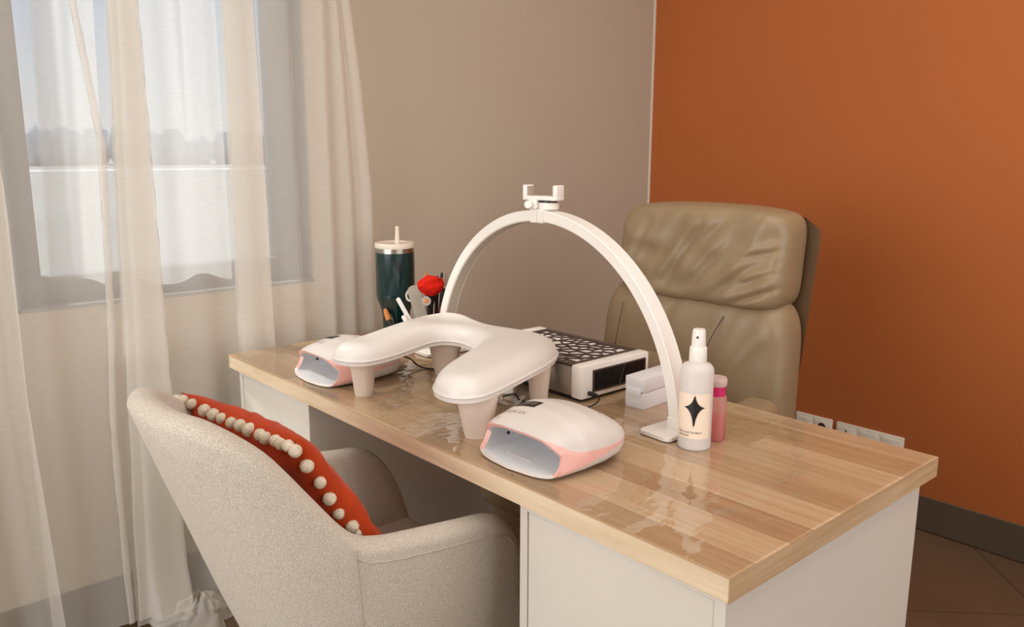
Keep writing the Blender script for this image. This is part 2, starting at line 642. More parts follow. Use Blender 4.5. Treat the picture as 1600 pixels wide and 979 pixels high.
TS = 0.60
u0, v0 = 1.65 / math.sqrt(2), -1.735 / math.sqrt(2)   # grout lines x+y and x-y read from the photograph
g = 0.0025
for i in range(-10, 10):
    for j in range(-10, 10):
        ua, ub = u0 + i * TS + g, u0 + (i + 1) * TS - g
        va, vb = v0 + j * TS + g, v0 + (j + 1) * TS - g
        q = [((u + v) / math.sqrt(2), (u - v) / math.sqrt(2)) for u, v in ((ua, va), (ua, vb), (ub, vb), (ub, va))]
        for a, bb, c in ((-1, 0, -(XW + 0.001)), (1, 0, XR - 0.001), (0, -1, -(YB + 0.001)), (0, 1, YO - 0.012)):
            if len(q) > 2: q = clip(q, a, bb, c)
        if len(q) < 3: continue
        ar = sum(q[k][0] * q[(k + 1) % len(q)][1] - q[(k + 1) % len(q)][0] * q[k][1] for k in range(len(q)))
        if abs(ar) < 2e-4: continue
        if ar < 0: q = q[::-1]
        b = NB(); prism(b, q, -0.004, 0.0, bev=0.0)
        finish('tile', b, M['tile'], floor, smooth=False)

# skirting tiles
b = NB(); box(b, XW + 0.009, XR, YO - 0.004, YO, 0.0, HB - 0.001)
sk = struct('baseboard_back', b, M['grout'])
x = XW + 0.012
while x < XR - 0.02:
    x2 = min(x + 0.6, XR - 0.001)
    b = NB(); box(b, x + 0.001, x2 - 0.001, YO - 0.011, YO - 0.003, 0.003, HB, 0.001, 1)
    finish('skirting_tile', b, M['skirt'], sk, smooth=False)
    x = x2
b = NB(); box(b, XW, XW + 0.004, YB, YO, 0.0, HB - 0.001)
sk = struct('baseboard_left', b, M['grout'])
y = YO - 0.012
while y > YB + 0.02:
    y2 = max(y - 0.6, YB + 0.001)
    b = NB(); box(b, XW + 0.003, XW + 0.011, y2 + 0.001, y - 0.001, 0.003, HB, 0.001, 1)
    finish('skirting_tile', b, M['skirt'], sk, smooth=False)
    y = y2
b = NB(); box(b, XW, XW + 0.003, YO - 0.010, YO, HB, ZC, 0.0)
struct('trim_1', b, M['trimwhite'])

# window beside the desk
wf = empty('window_1', (0, 0, 0)); wf['kind'] = 'structure'
FX0, FX1, FW = XW - 0.135, XW - 0.075, 0.075
for nm, (y0, y1, z0, z1) in (('frame_rail', (WY0, WY1, WZ0, WZ0 + FW)), ('frame_rail', (WY0, WY1, WZ1 - FW, WZ1)),
                             ('frame_stile', (WY0, WY0 + FW, WZ0 + FW, WZ1 - FW)), ('frame_stile', (WY1 - FW, WY1, WZ0 + FW, WZ1 - FW))):
    b = NB(); box(b, FX0, FX1, y0, y1, z0, z1, 0.003, 2)
    finish(nm, b, M['alu'], wf)
b = NB(); box(b, FX0 + 0.025, FX0 + 0.031, WY0 + FW, WY1 - FW, WZ0 + FW, WZ1 - FW)
finish('glass_pane', b, M['pane'], wf, smooth=False)
for nm, (y0, y1, z0, z1) in (('sill_board', (WY0, WY1, WZ0, WZ0 + 0.008)), ('reveal_lining', (WY0, WY0 + 0.006, WZ0, WZ1)), ('reveal_lining', (WY1 - 0.006, WY1, WZ0, WZ1))):
    b = NB(); box(b, FX1, XW + 0.002, y0, y1, z0, z1)
    finish(nm, b, M['alu'], wf, smooth=False)
# unseen window behind the camera, added to hold the rear fill light
w2 = empty('window_rear_added', (0, 0, 0)); w2['kind'] = 'structure'
for nm, (x0, x1, z0, z1) in (('frame_rail', (RX0, RX1, RZ0, RZ0 + 0.06)), ('frame_rail', (RX0, RX1, RZ1 - 0.06, RZ1)), ('frame_stile', (RX0, RX0 + 0.06, RZ0 + 0.06, RZ1 - 0.06)),
                             ('frame_stile', (RX1 - 0.06, RX1, RZ0 + 0.06, RZ1 - 0.06)), ('frame_stile', (-0.51, -0.45, RZ0 + 0.06, RZ1 - 0.06))):
    b = NB(); box(b, x0, x1, YB - 0.14, YB - 0.08, z0, z1, 0.003, 2)
    finish(nm, b, M['alu'], w2)
for x0, x1 in ((RX0 + 0.06, -0.51), (-0.45, RX1 - 0.06)):
    b = NB(); box(b, x0, x1, YB - 0.115, YB - 0.109, RZ0 + 0.06, RZ1 - 0.06)
    finish('glass_pane', b, M['pane'], w2, smooth=False)

# unseen window added in the right wall to go with its fill light
w3 = empty('window_right_added', (0, 0, 0)); w3['kind'] = 'structure'
for nm, (y0, y1, z0, z1) in (('frame_rail', (QY0, QY1, QZ0, QZ0 + 0.06)), ('frame_rail', (QY0, QY1, QZ1 - 0.06, QZ1)), ('frame_stile', (QY0, QY0 + 0.06, QZ0 + 0.06, QZ1 - 0.06)),
                             ('frame_stile', (QY1 - 0.06, QY1, QZ0 + 0.06, QZ1 - 0.06)), ('frame_stile', (0.17, 0.23, QZ0 + 0.06, QZ1 - 0.06))):
    b = NB(); box(b, XR + 0.08, XR + 0.14, y0, y1, z0, z1, 0.003, 2)
    finish(nm, b, M['alu'], w3)
for y0, y1 in ((QY0 + 0.06, 0.17), (0.23, QY1 - 0.06)):
    b = NB(); box(b, XR + 0.109, XR + 0.115, y0, y1, QZ0 + 0.06, QZ1 - 0.06)
    finish('glass_pane', b, M['pane'], w3, smooth=False)

# outdoors
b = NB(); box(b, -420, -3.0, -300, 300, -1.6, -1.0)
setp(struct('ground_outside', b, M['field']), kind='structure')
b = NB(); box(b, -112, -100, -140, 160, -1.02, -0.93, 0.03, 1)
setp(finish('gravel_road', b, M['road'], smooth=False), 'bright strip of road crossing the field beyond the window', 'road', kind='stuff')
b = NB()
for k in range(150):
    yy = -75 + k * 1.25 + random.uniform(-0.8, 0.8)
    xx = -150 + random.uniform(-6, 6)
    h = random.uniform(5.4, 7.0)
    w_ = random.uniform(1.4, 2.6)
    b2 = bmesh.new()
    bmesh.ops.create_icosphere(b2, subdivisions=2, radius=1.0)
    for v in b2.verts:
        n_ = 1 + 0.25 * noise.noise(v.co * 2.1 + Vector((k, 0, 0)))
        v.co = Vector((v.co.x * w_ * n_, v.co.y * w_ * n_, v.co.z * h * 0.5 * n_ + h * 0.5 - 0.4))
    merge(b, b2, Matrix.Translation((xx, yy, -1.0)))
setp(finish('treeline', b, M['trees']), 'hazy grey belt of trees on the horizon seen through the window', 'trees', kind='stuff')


# ------------------------------------------------------------------ curtains
def cloth(name, row_fn, z_top, z_bot_fn, nu, nv, m, label, cat, group=None):
    """row_fn(z) -> function of u giving (x, y); rows hang from z_top"""
    b = NB()
    V = []
    for j in range(nv + 1):
        zr = z_top + (0.0 - z_top) * j / nv
        f = row_fn(zr)
        row = []
        for i in range(nu + 1):
            u = i / nu
            z = z_top + (z_bot_fn(u) - z_top) * j / nv
            x, y = f(u, z)
            row.append(b.verts.new((x, y, z)))
        V.append(row)
    for A, B in zip(V, V[1:]):
        for i in range(nu):
            b.faces.new((A[i], A[i + 1], B[i + 1], B[i]))
    return setp(finish(name, b, m, angle=180, recalc=False), label, cat, group)


def make_path(segs):
    """segs: list of (y, x_offset) knots -> dense smooth polyline as function of u"""
    P = spline([(y, xo, 0) for y, xo in segs], 10)
    L = [0]
    for a, c in zip(P, P[1:]):
        L.append(L[-1] + (c - a).length)
    T = L[-1]
    ys = [p.x for p in P]; xs = [p.y for p in P]; us = [l / T for l in L]
    return lambda u: (float(np.interp(u, us, ys)), float(np.interp(u, us, xs)))


def zig(c, f):
    """a gathered fold: the cloth runs back and forth five times over the same strip"""
    out = []
    for k in range(5):
        d = 1 if k % 2 == 0 else -1
        xo = 0.022 - 0.008 * k
        out += [(c - d * f * 0.45, xo), (c + d * f * 0.45, xo - 0.002), (c + d * f, xo - 0.003)]
    return out


def long_right(z):
    k = max(0.0, min(1.0, (1.9 - z) / 1.9))          # 0 at top, 1 at floor: folds open out downwards
    f1, f2 = 0.030 + 0.040 * k, 0.040 + 0.018 * k     # half widths of the two dense folds
    c1 = -0.178 - 0.030 * k
    c2 = 0.110 + 0.000 * k
    le = sinterp(z, [0, 0.54, 0.97, 1.29, 1.64, 2.5], [-0.30, -0.300, -0.277, -0.267, -0.303, -0.33])
    re = sinterp(z, [0, 0.81, 1.17, 1.5, 1.73, 2.5], [0.515, 0.507, 0.507, 0.479, 0.451, 0.40])
    K = [(-0.475, -0.014), (-0.42, -0.004), (-0.36, -0.010), (le + 0.010, 0.004), (le + 0.013, 0.010), (le, 0.008), (le - 0.002, 0.012), (le + 0.014, 0.010),
         (c1 - f1 * 0.6, 0.004)] + zig(c1, f1) + [
         (c1 + f1 + 0.05, -0.004), (-0.03, 0.006), (c2 - f2 - 0.03, -0.003)] + zig(c2, f2) + [
         (c2 + f2 + 0.03, -0.004), (0.215, 0.008), (0.25, 0.018), (0.262, 0.004), (0.30, -0.006), (0.335, 0.008), (0.352, 0.022), (0.385, 0.010),
         (0.40 + (re - 0.46) * 0.5, 0.024), (0.425 + (re - 0.46) * 0.6, 0.0), (re - 0.035, 0.016), (re - 0.012, 0.022), (re, 0.002)]
    pf = make_path(K)
    amp = 1.0 + 0.5 * k
    def at(u, z):
        y, xo = pf(u)
        return place(y, xo, z)
    def place(y, xo, z):
        fl = flare(y, z)
        return (-1.664 + xo * amp + fl + 0.004 * noise.noise(Vector((y * 9, z * 2.2, 3.1))), y)
    return at


def flare(y, z):
    return 0.06 * max(0, (0.25 - z) / 0.25) ** 2 * (1.0 if -0.24 < y < 0.02 else 0.15)


def zb_right(u):
    return 0.012 + 0.035 * max(0, math.sin(u * 9.0)) * (1 if u < 0.3 else 0.3)


c1 = cloth('voile_curtain', long_right, 2.58, zb_right, 300, 40, M['sheer'],
           'long cream voile curtain with dense folds hanging to the floor beside the desk', 'curtain')
# pooled hem of the long curtain
b = NB()
def pool(u, v):
    a = u * 2 * PI
    r = 0.02 + 0.10 * v
    rr = r * (1 + 0.22 * math.sin(3 * a + 2 * v) + 0.12 * math.sin(7 * a))
    z = 0.055 * (1 - v) ** 0.9 + 0.020 * abs(math.sin(3.5 * a + 5 * v + 1.5 * math.sin(2 * a))) * (1 - 0.8 * v) + 0.016 * abs(math.sin(11 * v + 2 * a)) * (1 - v) + 0.003
    return Vector((-1.60 + rr * 0.75 * math.cos(a), -0.135 + rr * 0.95 * math.sin(a), max(0.002, z)))
grid(b, pool, 110, 30, closed_u=True)
finish('pooled_hem', b, M['sheer'], c1, angle=180)


def left_row(z_):
    return left_path


def left_path(u, z):
    k = max(0.0, min(1.0, (1.9 - z) / 1.9))
    re = sinterp(z, [0, 0.09, 0.71, 1.2, 1.7, 2.5], [-0.452, -0.453, -0.480, -0.477, -0.52, -0.56])
    y = -1.25 + (re + 1.25) * u
    xo = 0.020 * math.sin(u * 26) * (0.7 + 0.5 * k) + 0.008 * math.sin(u * 61 + 1)
    if u > 0.97: xo += 0.006
    return (-1.655 + xo, y)


cloth('voile_curtain', left_row, 2.58, lambda u: 0.012 + 0.01 * math.sin(u * 20), 110, 30, M['sheer'],
      'cream voile curtain edge at the far left side of the photo', 'curtain')


def short_path(ya_f, yb_f, seed):
    def fn(u, z):
        ya, yb = ya_f(z), yb_f(z)
        y = ya + (yb - ya) * u
        xo = 0.007 * math.sin(u * 11 + seed) + 0.004 * math.sin(u * 23 + 2 * seed)
        if seed > 1:                                  # one narrow pinched pleat high up
            t = max(0.0, min(1.0, (z - 1.2) / 0.5))
            xo += 0.022 * t * math.exp(-((u - 0.62) / (0.02 + 0.03 * t)) ** 2)
        return (-1.732 + xo, y)
    return lambda z_: fn


cloth('short_curtain', short_path(lambda z: sinterp(z, [0.95, 1.65, 2.2], [-0.388, -0.368, -0.35]), lambda z: sinterp(z, [0.95, 1.3, 1.65, 2.2], [-0.256, -0.235, -0.2245, -0.21]), 0.4),
      2.15, lambda u: 0.978 - 0.028 * max(0, (u - 0.45) / 0.55) ** 2, 40, 40, M['sheer_short'],
      'short white sheer panel over the window pane nearest the left edge', 'curtain', None)
cloth('short_curtain', short_path(lambda z: sinterp(z, [0.95, 1.65, 2.2], [-0.175, -0.175, -0.17]), lambda z: 0.078, 1.7),
      2.15, lambda u: 0.948 + 0.012 * math.cos(u * 9.5), 60, 40, M['sheer_short'],
      'short white sheer panel with a wavy hem between the two dense curtain folds', 'curtain', None)

# ------------------------------------------------------------------ desk
DL, DD, DZ, DT = 1.6, 0.664, 0.75, 0.037
desk = empty('desk', (-0.8, 0.33, 0), 0, 'wooden topped desk with cream cabinets under both ends', 'desk')
def dchild(o):
    o.parent = desk
    o.matrix_parent_inverse = Matrix.Translation((0.8, -0.33, 0))
    return o


b = NB(); box(b, -DL + 0.001, -0.001, 0.001, DD - 0.001, DZ - DT, DZ - 0.0012, 0.001, 1)
top = dchild(finish('desk_top', b, M['woodedge']))
WEND = wood('oak_end_band', rgb(214, 184, 146), rgb(186, 152, 114), (22, 1.2, 22))
for x0, x1 in ((-0.0010, 0.0), (-DL, -DL + 0.0010)):
    b = NB(); box(b, x0, x1, 0.0, DD, DZ - DT, DZ - 0.0012)
    eb = finish('edge_band', b, WEND, smooth=False); eb.parent = top
# staves of the top
rows = [0.0, 0.062, 0.15, 0.215, 0.30, 0.372, 0.455, 0.52, 0.60, DD]
for i, (y0, y1) in enumerate(zip(rows, rows[1:])):
    xs = [-DL]
    xx = -DL + random.uniform(0.25, 0.75)
    while xx < -0.2:
        xs.append(xx)
        xx += random.uniform(0.5, 0.85)
    xs.append(0.0)
    for j, (x0, x1) in enumerate(zip(xs, xs[1:])):
        b = NB(); box(b, x0 + 0.0002, x1 - 0.0002, y0 + 0.0002, y1 - 0.0002, DZ - 0.0012, DZ, 0)
        s = finish('stave', b, WOODS[(i * 3 + j * 2 + random.randint(0, 1)) % 4], smooth=False)
        s.parent = top
# clear film lying on the top
b = NB()
def film(u, v):
    return Vector((-DL + 0.004 + (DL - 0.008) * u, 0.004 + (DD - 0.008) * v, DZ + 0.0006))
grid(b, film, 40, 20)
dchild(finish('clear_cover_film', b, M['film'], angle=180, recalc=False))
CF = 0.022
for x0, x1, nm in ((-0.432, -0.018, 'right'), (-1.585, -1.19, 'left')):
    b = NB()
    box(b, x0, x0 + 0.018, CF, 0.64, 0.0, DZ - DT, 0.0008, 1)
    box(b, x1 - 0.018, x1, CF, 0.64, 0.0, DZ - DT, 0.0008, 1)
    box(b, x0 + 0.018, x1 - 0.018, CF, 0.64, DZ - DT - 0.018, DZ - DT, 0)
    box(b, x0 + 0.018, x1 - 0.018, 0.622, 0.64, 0.0, DZ - DT - 0.018, 0)
    box(b, x0 + 0.018, x1 - 0.018, CF, 0.622, 0.03, 0.048, 0)
    cb = dchild(finish('cabinet', b, M['cab']))
    b = NB(); box(b, x0 + 0.0195, x1 - 0.0195, CF + 0.002, CF + 0.02, 0.05, DZ - DT - 0.0195, 0.0012, 1)
    d = finish('front_panel', b, M['cab'])
    d.parent = cb


# ------------------------------------------------------------------ UV nail lamps
def uv_lamp(loc, label, rz):
    root = empty('nail_lamp', loc, rz, label, 'nail lamp', 'two white and rose nail lamps on the desk')
    D = 0.225
    NV = 40
    def a_(v): return sinterp(v, [0, .03, .07, .12, .16, .19, .21, .222, D], [.098, .105, .113, .115, .108, .092, .068, .040, .012])
    def top_(v): return sinterp(v, [0, .03, .07, .11, .15, .18, .205, .22, D], [.067, .081, .093, .096, .088, .074, .057, .044, .034])
    def bot_(v): return sinterp(v, [0, .015, .03, .19, .215, D], [.003, .0, .0, .003, .012, .024])
    def seam(v): return sinterp(v, [0, .03, .08, .15, .2, D], [.015, .021, .030, .036, .038, .038])
    def zl(v): return sinterp(v, [0, .03, .08, .13, .18, D], [.008, .012, .023, .0325, .036, .0365])
    def zu(v): return sinterp(v, [0, .012, .03, .055, .09, .14, .18, D], [.068, .060, .050, .044, .0415, .0400, .0395, .0395])
    NL, NBd, NU = 9, 6, 22
    NT = 2 * (NL + NBd + NU)
    def ring(v, front=True):
        """section of the body: bottom centre -> lower seam -> upper seam -> top centre, mirrored"""
        a, t, bo, s = a_(v), top_(v), bot_(v), seam(v)
        fr = max(0.0, 1 - v / 0.06)
        ex, ez = 0.86 - 0.38 * fr, 0.9 - 0.30 * fr
        tl = -math.asin(min(1, ((s - min(zl(v), s - .0004)) / (s - bo)) ** (1 / 0.8)))
        tu = math.asin(min(.995, ((min(zu(v), t - .0022) - s) / (t - s)) ** (1 / ez)))
        th_ = [-PI / 2 + (tl + PI / 2) * k / NL for k in range(NL)] + [tl + (tu - tl) * k / NBd for k in range(NBd)] + [tu + (PI / 2 - tu) * k / NU for k in range(NU + 1)]
        th_ += [PI - q for q in th_[-2:0:-1]]
        out = []
        for th in th_:
            c, sn = math.cos(th), math.sin(th)
            if sn >= 0:
                x = a * math.copysign(abs(c) ** ex, c)
                z = s + (t - s) * abs(sn) ** ez
            else:
                x = a * math.copysign(abs(c) ** 0.32, c)
                z = s - (s - bo) * abs(sn) ** 0.8
            y = v
            if front:
                f = max(0.0, 1 - v / 0.05)
                lowk = max(0.0, min(1.0, (0.03 - z) / 0.03))
                y -= f * (0.020 * lowk * (1 - (x / a_(v)) ** 2) - 0.006 * (1 - lowk))
                ck = math.exp(-((z - 0.036) / 0.016) ** 2) * max(0, abs(x) / a_(v) - 0.75) / 0.25
                y += f * 0.018 * ck
            out.append(Vector((x, y, z)))
        return out
    def zone(k):
        k = k if k < NT // 2 else NT - 1 - k
        return 'lower_shell' if k < NL else ('rose_band' if k < NL + NBd else 'upper_shell')
    vs = [D * (j / NV) ** 1.0 for j in range(NV + 1)]
    shells = {'upper_shell': NB(), 'rose_band': NB(), 'lower_shell': NB()}
    rings = [ring(v) for v in vs]
    for j in range(NV):
        vm_ = (vs[j] + vs[j + 1]) / 2
        for k in range(NT):
            kk = (k + 1) % NT
            q = [rings[j][k], rings[j][kk], rings[j + 1][kk], rings[j + 1][k]]
            bm = shells[zone(k)]
            bm.faces.new([bm.verts.new(p) for p in q])
    # back cap
    bm = shells['lower_shell']
    bm.faces.new([bm.verts.new(p) for p in rings[-1]])
    # mouth rim: from outer front ring to the cavity ring
    inner0 = [Vector((p.x * 0.915, p.y + 0.004, 0.0085 + (p.z - 0.0085) * 0.90 if p.z > 0.0085 else p.z + 0.003)) for p in rings[0]]
    for k in range(NT):
        kk = (k + 1) % NT
        q = [rings[0][k], rings[0][kk], inner0[kk], inner0[k]]
        bm = shells['lower_shell' if zone(k) == 'lower_shell' else 'rose_band']
        bm.faces.new([bm.verts.new(p) for p in q])
    for nm, bm in shells.items():
        bmesh.ops.remove_doubles(bm, verts=bm.verts[:], dist=1e-5)
        finish(nm, bm, M['uvpink'] if nm == 'rose_band' else M['uvwhite'], root, angle=50)
    # cavity
    bm = NB()
    R = [inner0]
    for v in (0.02, 0.06, 0.11, 0.15, 0.17):
        s = 0.90 - 0.5 * (v / 0.19) ** 4
        R.append([Vector((p.x * s, p.y + 0.003, 0.0085 + max(0, p.z - 0.0085) * (0.86 - 0.25 * (v / .17) ** 2) if p.z > 0.0085 else 0.0085)) for p in ring(v, front=False)])
    VR = [[bm.verts.new(p) for p in r] for r in R]
    for A, B in zip(VR, VR[1:]):
        for k in range(NT):
            bm.faces.new((A[k], A[(k + 1) % NT], B[(k + 1) % NT], B[k]))
    bm.faces.new(VR[-1])
    cav = finish('reflector_cavity', bm, M['uvgrey'], root, angle=50)
    b = NB(); box(b, -0.045, 0.02, 0.022, 0.0235, 0.0095, 0.0115, 0.0004, 1)
    finish('floor_ridge', b, M['uvwhite'], cav)
    for px, pz in ((-0.0795, 0.034), (-0.066, 0.057)):
        b = NB(); lathe(b, [(0.0, -0.001), (0.0032, -0.001), (0.0032, 0.0015), (0.0, 0.0015)], n=12)
        o = finish('sensor_eye', b, M['dark'], cav)
        o.location = (px + 0.004, 0.055, pz - 0.002)
        o.rotation_euler = (0, PI / 2, 0)
    # things printed or set into the upper shell follow its surface
    def surf(x, y):
        v = y
        a, t, s = a_(v), top_(v), seam(v)
        fr = max(0.0, 1 - v / 0.06)
        c = min(0.999, abs(x) / a) ** (1 / (0.86 - 0.38 * fr))
        return s + (t - s) * (1 - c * c) ** ((0.9 - 0.30 * fr) / 2)
    def patch(name, x0, x1, y0, y1, m, h=0.0008, parent=root, skew=0.0):
        bm = NB()
        grid(bm, lambda u, w: Vector((x0 + (x1 - x0) * u + skew * w, y0 + (y1 - y0) * w, surf(x0 + (x1 - x0) * u + skew * w, y0 + (y1 - y0) * w) + h)), 12, 6)
        bmesh.ops.solidify(bm, geom=bm.faces[:], thickness=h * 1.5)
        return finish(name, bm, m, parent, angle=60)
    dsp = patch('display', -0.070, -0.020, 0.066, 0.092, M['lcd'])
    for k in range(3):
        patch('digit', -0.058 + 0.011 * k, -0.050 + 0.011 * k, 0.073, 0.086, M['lcdseg'], h=0.0012, parent=dsp)
    patch('vent_slot', -0.007, 0.046, 0.172, 0.182, M['lcd'])
    for txt, size, x0, y0 in (('SUN XX', 0.0135, -0.068, 0.040), ('Nail', 0.0075, -0.074, 0.020)):
        me = text_mesh(txt, size)
        for vtx in me.vertices:
            x, y = x0 + vtx.co.x, y0 + vtx.co.y
            vtx.co = Vector((x, y, surf(x, y) + 0.0007))
        me.materials.append(M['print'])
        o = bpy.data.objects.new('printed_name', me)
        COL.objects.link(o); o.parent = root
    return root


uv_lamp((-0.472, 0.045, DZ), 'white and rose nail lamp in front of the spray bottle, nearest the photographer', 0.03)
uv_lamp((-1.207, 0.045, DZ), 'white and rose nail lamp partly behind the hand rest at the curtain end', 0.0)

# ------------------------------------------------------------------ hand rest
HR = empty('hand_rest', (-0.92, 0.25, DZ), 0, 'cream padded manicure hand rest on four tapered legs', 'hand rest')
OUT = [(-1.075, .031), (-1.035, .028), (-1.000, .050), (-.990, .085), (-.999, .140), (-1.022, .205), (-1.045, .268), (-1.045, .315), (-1.005, .337), (-.945, .330), (-.897, .305),
       (-.860, .252), (-.819, .178), (-.776, .110), (-.737, .066), (-.700, .043), (-.660, .040), (-.633, .055), (-.620, .085), (-.627, .130), (-.650, .196), (-.681, .278), (-.712, .355),
       (-.748, .418), (-.795, .462), (-.86, .478), (-.93, .466), (-1.00, .452), (-1.07, .462), (-1.14, .480), (-1.195, .470), (-1.222, .425), (-1.216, .345), (-1.175, .235), (-1.125, .125), (-1.098, .060)]
OUT = [(.546 + (x - .546) * .978, -.865 + (y + .865) * .978) for x, y in OUT]
O2 = [Vector((p.x + 0.92, p.y - 0.25, 0)) for p in spline([(x, y, 0) for x, y in OUT], 8, closed=True)]
OA = np.array([(p.x, p.y) for p in O2])
def sdf(P):
    A = OA; B = np.roll(OA, -1, axis=0)
    d = np.full(len(P), 1e9); ins = np.zeros(len(P), bool)
    for a, c in zip(A, B):
        e_ = c - a; w_ = P - a
        t = np.clip((w_ @ e_) / (e_ @ e_), 0, 1)
        d = np.minimum(d, np.hypot(*(w_ - t[:, None] * e_).T))
        cond = (a[1] > P[:, 1]) != (c[1] > P[:, 1])
        with np.errstate(divide='ignore', invalid='ignore'):
            xi = (c[0] - a[0]) * (P[:, 1] - a[1]) / (c[1] - a[1]) + a[0]
        ins ^= cond & (P[:, 0] < xi)
    return np.where(ins, d, -d)


gx, gy = np.meshgrid(np.arange(OA[:, 0].min(), OA[:, 0].max(), .0065), np.arange(OA[:, 1].min(), OA[:, 1].max(), .0065))
GP = np.stack([gx.ravel(), gy.ravel()], 1)
GD = sdf(GP)
pts = [tuple(p) for p in GP[GD > 0.0105]]
N0 = len(OA)
# offset rows near the rim for a clean rounded edge
nrm = []
for i in range(N0):
    t = OA[(i + 1) % N0] - OA[i - 1]
    nrm.append(np.array([-t[1], t[0]]) / np.hypot(*t))
nrm = np.array(nrm)
offs = []
for o_ in (0.0018, 0.0045, 0.0085):
    Q = OA + nrm * o_
    dq = sdf(Q)
    offs += [tuple(q) for q, d_ in zip(Q, dq) if d_ > o_ * 0.93]
allp = [Vector(p) for p in [tuple(p) for p in OA] + offs + pts]
cv, ce, cf, *_ = delaunay_2d_cdt(allp, [], [list(range(N0))], 1, 1e-6)
cvn = np.array([(v.x, v.y) for v in cv])
dd = np.maximum(sdf(cvn), 0)
HZ0, HZ1, HT = 0.087, 0.097, 0.036
Rr = 0.042
tt = np.clip(dd / Rr, 0, 1)
zz = HZ1 + HT * np.sqrt(np.clip(1 - (1 - tt) ** 2, 0, 1)) ** 1.0 - 0.0
b = NB()
BV = [b.verts.new((x, y, z)) for (x, y), z in zip(cvn, zz)]
for f in cf:
    try: b.faces.new([BV[i] for i in f])
    except ValueError: pass
cush = finish('cushion', b, M['pad'], HR, angle=80)
b = NB()
prism(b, [(p.x, p.y) for p in O2], HZ0, HZ1)
finish('base_board', b, M['pad'], HR, angle=50)
b = NB()
pp = [Vector((p.x, p.y, HZ1)) for p in O2]
tube(b, pp + [pp[0], pp[1]], 0.0028, n=8, cap=False)
finish('piping', b, M['pad'], HR, angle=80)
for lx, ly, ang in ((-1.032, .082, 135), (-.640, .098, 45), (-1.045, .325, 45), (-.735, .352, 135)):
    b = NB()
    ca, sa = math.cos(math.radians(ang)), math.sin(math.radians(ang))
    rings = []
    for z, l, s in ((0, .024, .0185), (.003, .0255, .0195), (.045, .034, .0235), (HZ0 + .001, .042, .0275)):
        ring = []
        for k in range(28):
            th = 2 * PI * k / 28
            p_, q_ = math.cos(th), math.sin(th)
            p_ = l * math.copysign(abs(p_) ** 0.7, p_); q_ = s * math.copysign(abs(q_) ** 0.7, q_)
            ring.append(b.verts.new((lx + 0.92 + p_ * ca - q_ * sa, ly - 0.25 + p_ * sa + q_ * ca, z)))
        rings.append(ring)
    for A, B in zip(rings, rings[1:]):
        for k in range(28): b.faces.new((A[k], A[(k + 1) % 28], B[(k + 1) % 28], B[k]))
    b.faces.new(rings[0]); b.faces.new(rings[-1])
    finish('leg', b, M['padleg'], HR, angle=50)

# ------------------------------------------------------------------ arch lamp
AC, AZ, AR, AY0, AY1, AW = -0.8146, -0.0157, 0.4185, 0.392, 0.430, 0.0125
AL = empty('arch_lamp', (AC, 0.4382, DZ), math.radians(-3), 'white half moon arch desk lamp with phone clamp on top', 'lamp')
def arch(bm, r0, r1, y0, y1, a0, a1, n=72, bev=0.002):
    sec = [(r0 + bev, y0), (r1 - bev, y0), (r1, y0 + bev), (r1, y1 - bev), (r1 - bev, y1), (r0 + bev, y1), (r0, y1 - bev), (r0, y0 + bev)]
    rings = []
    for i in range(n + 1):
        a = a0 + (a1 - a0) * i / n
        rings.append([bm.verts.new((r * math.cos(a), y - 0.41, AZ + r * math.sin(a))) for r, y in sec])
    for A, B in zip(rings, rings[1:]):
        for k in range(8): bm.faces.new((A[k], A[(k + 1) % 8], B[(k + 1) % 8], B[k]))
    bm.faces.new(rings[0]); bm.faces.new(rings[-1])
b = NB(); arch(b, AR - AW, AR + AW, AY0, AY1, 0.056, PI - 0.056)
ao = finish('arch', b, M['white'], AL, angle=30)
b = NB(); arch(b, AR - AW - 0.0015, AR - AW + 0.001, AY0 + 0.005, AY1 - 0.005, 0.13, PI - 0.13, bev=0.0005)
finish('diffuser_strip', b, M['greyfile'], ao, angle=30)
for a0, a1 in ((PI / 2 - 0.045, PI / 2 + 0.0), (PI / 2 + 0.003, PI / 2 + 0.06)):
    b = NB(); arch(b, AR - AW - 0.003, AR + AW + 0.003, AY0 - 0.003, AY1 + 0.003, a0, a1, n=6)
    finish('joint_collar', b, M['white'], ao, angle=30)
for sx_ in (1, -1):
    b = NB()
    box(b, sx_ * AR - 0.0155, sx_ * AR + 0.0155, AY0 - 0.41 - 0.003, AY1 - 0.41 + 0.003, 0.006, 0.033, 0.002, 2)
    finish('foot_socket', b, M['white'], AL)
    b = NB()
    poly = []
    x0, x1, y0, y1, r = sx_ * AR - 0.046, sx_ * AR + 0.032, -0.071, 0.066, 0.013
    for cx, cy, a0 in ((x1 - r, y1 - r, 0), (x0 + r, y1 - r, PI / 2), (x0 + r, y0 + r, PI), (x1 - r, y0 + r, 1.5 * PI)):
        for k in range(7):
            a = a0 + PI / 2 * k / 6
            poly.append((cx + r * math.cos(a), cy + r * math.sin(a)))
    prism(b, poly, 0.002, 0.0095, bev=0.0015)
    ft = finish('foot_plate', b, M['white'], AL)
    b = NB(); prism(b, [(x * 1.0, y * 0.985) for x, y in poly], 0.0, 0.003)
    finish('rubber_pad', b, M['dark'], ft)
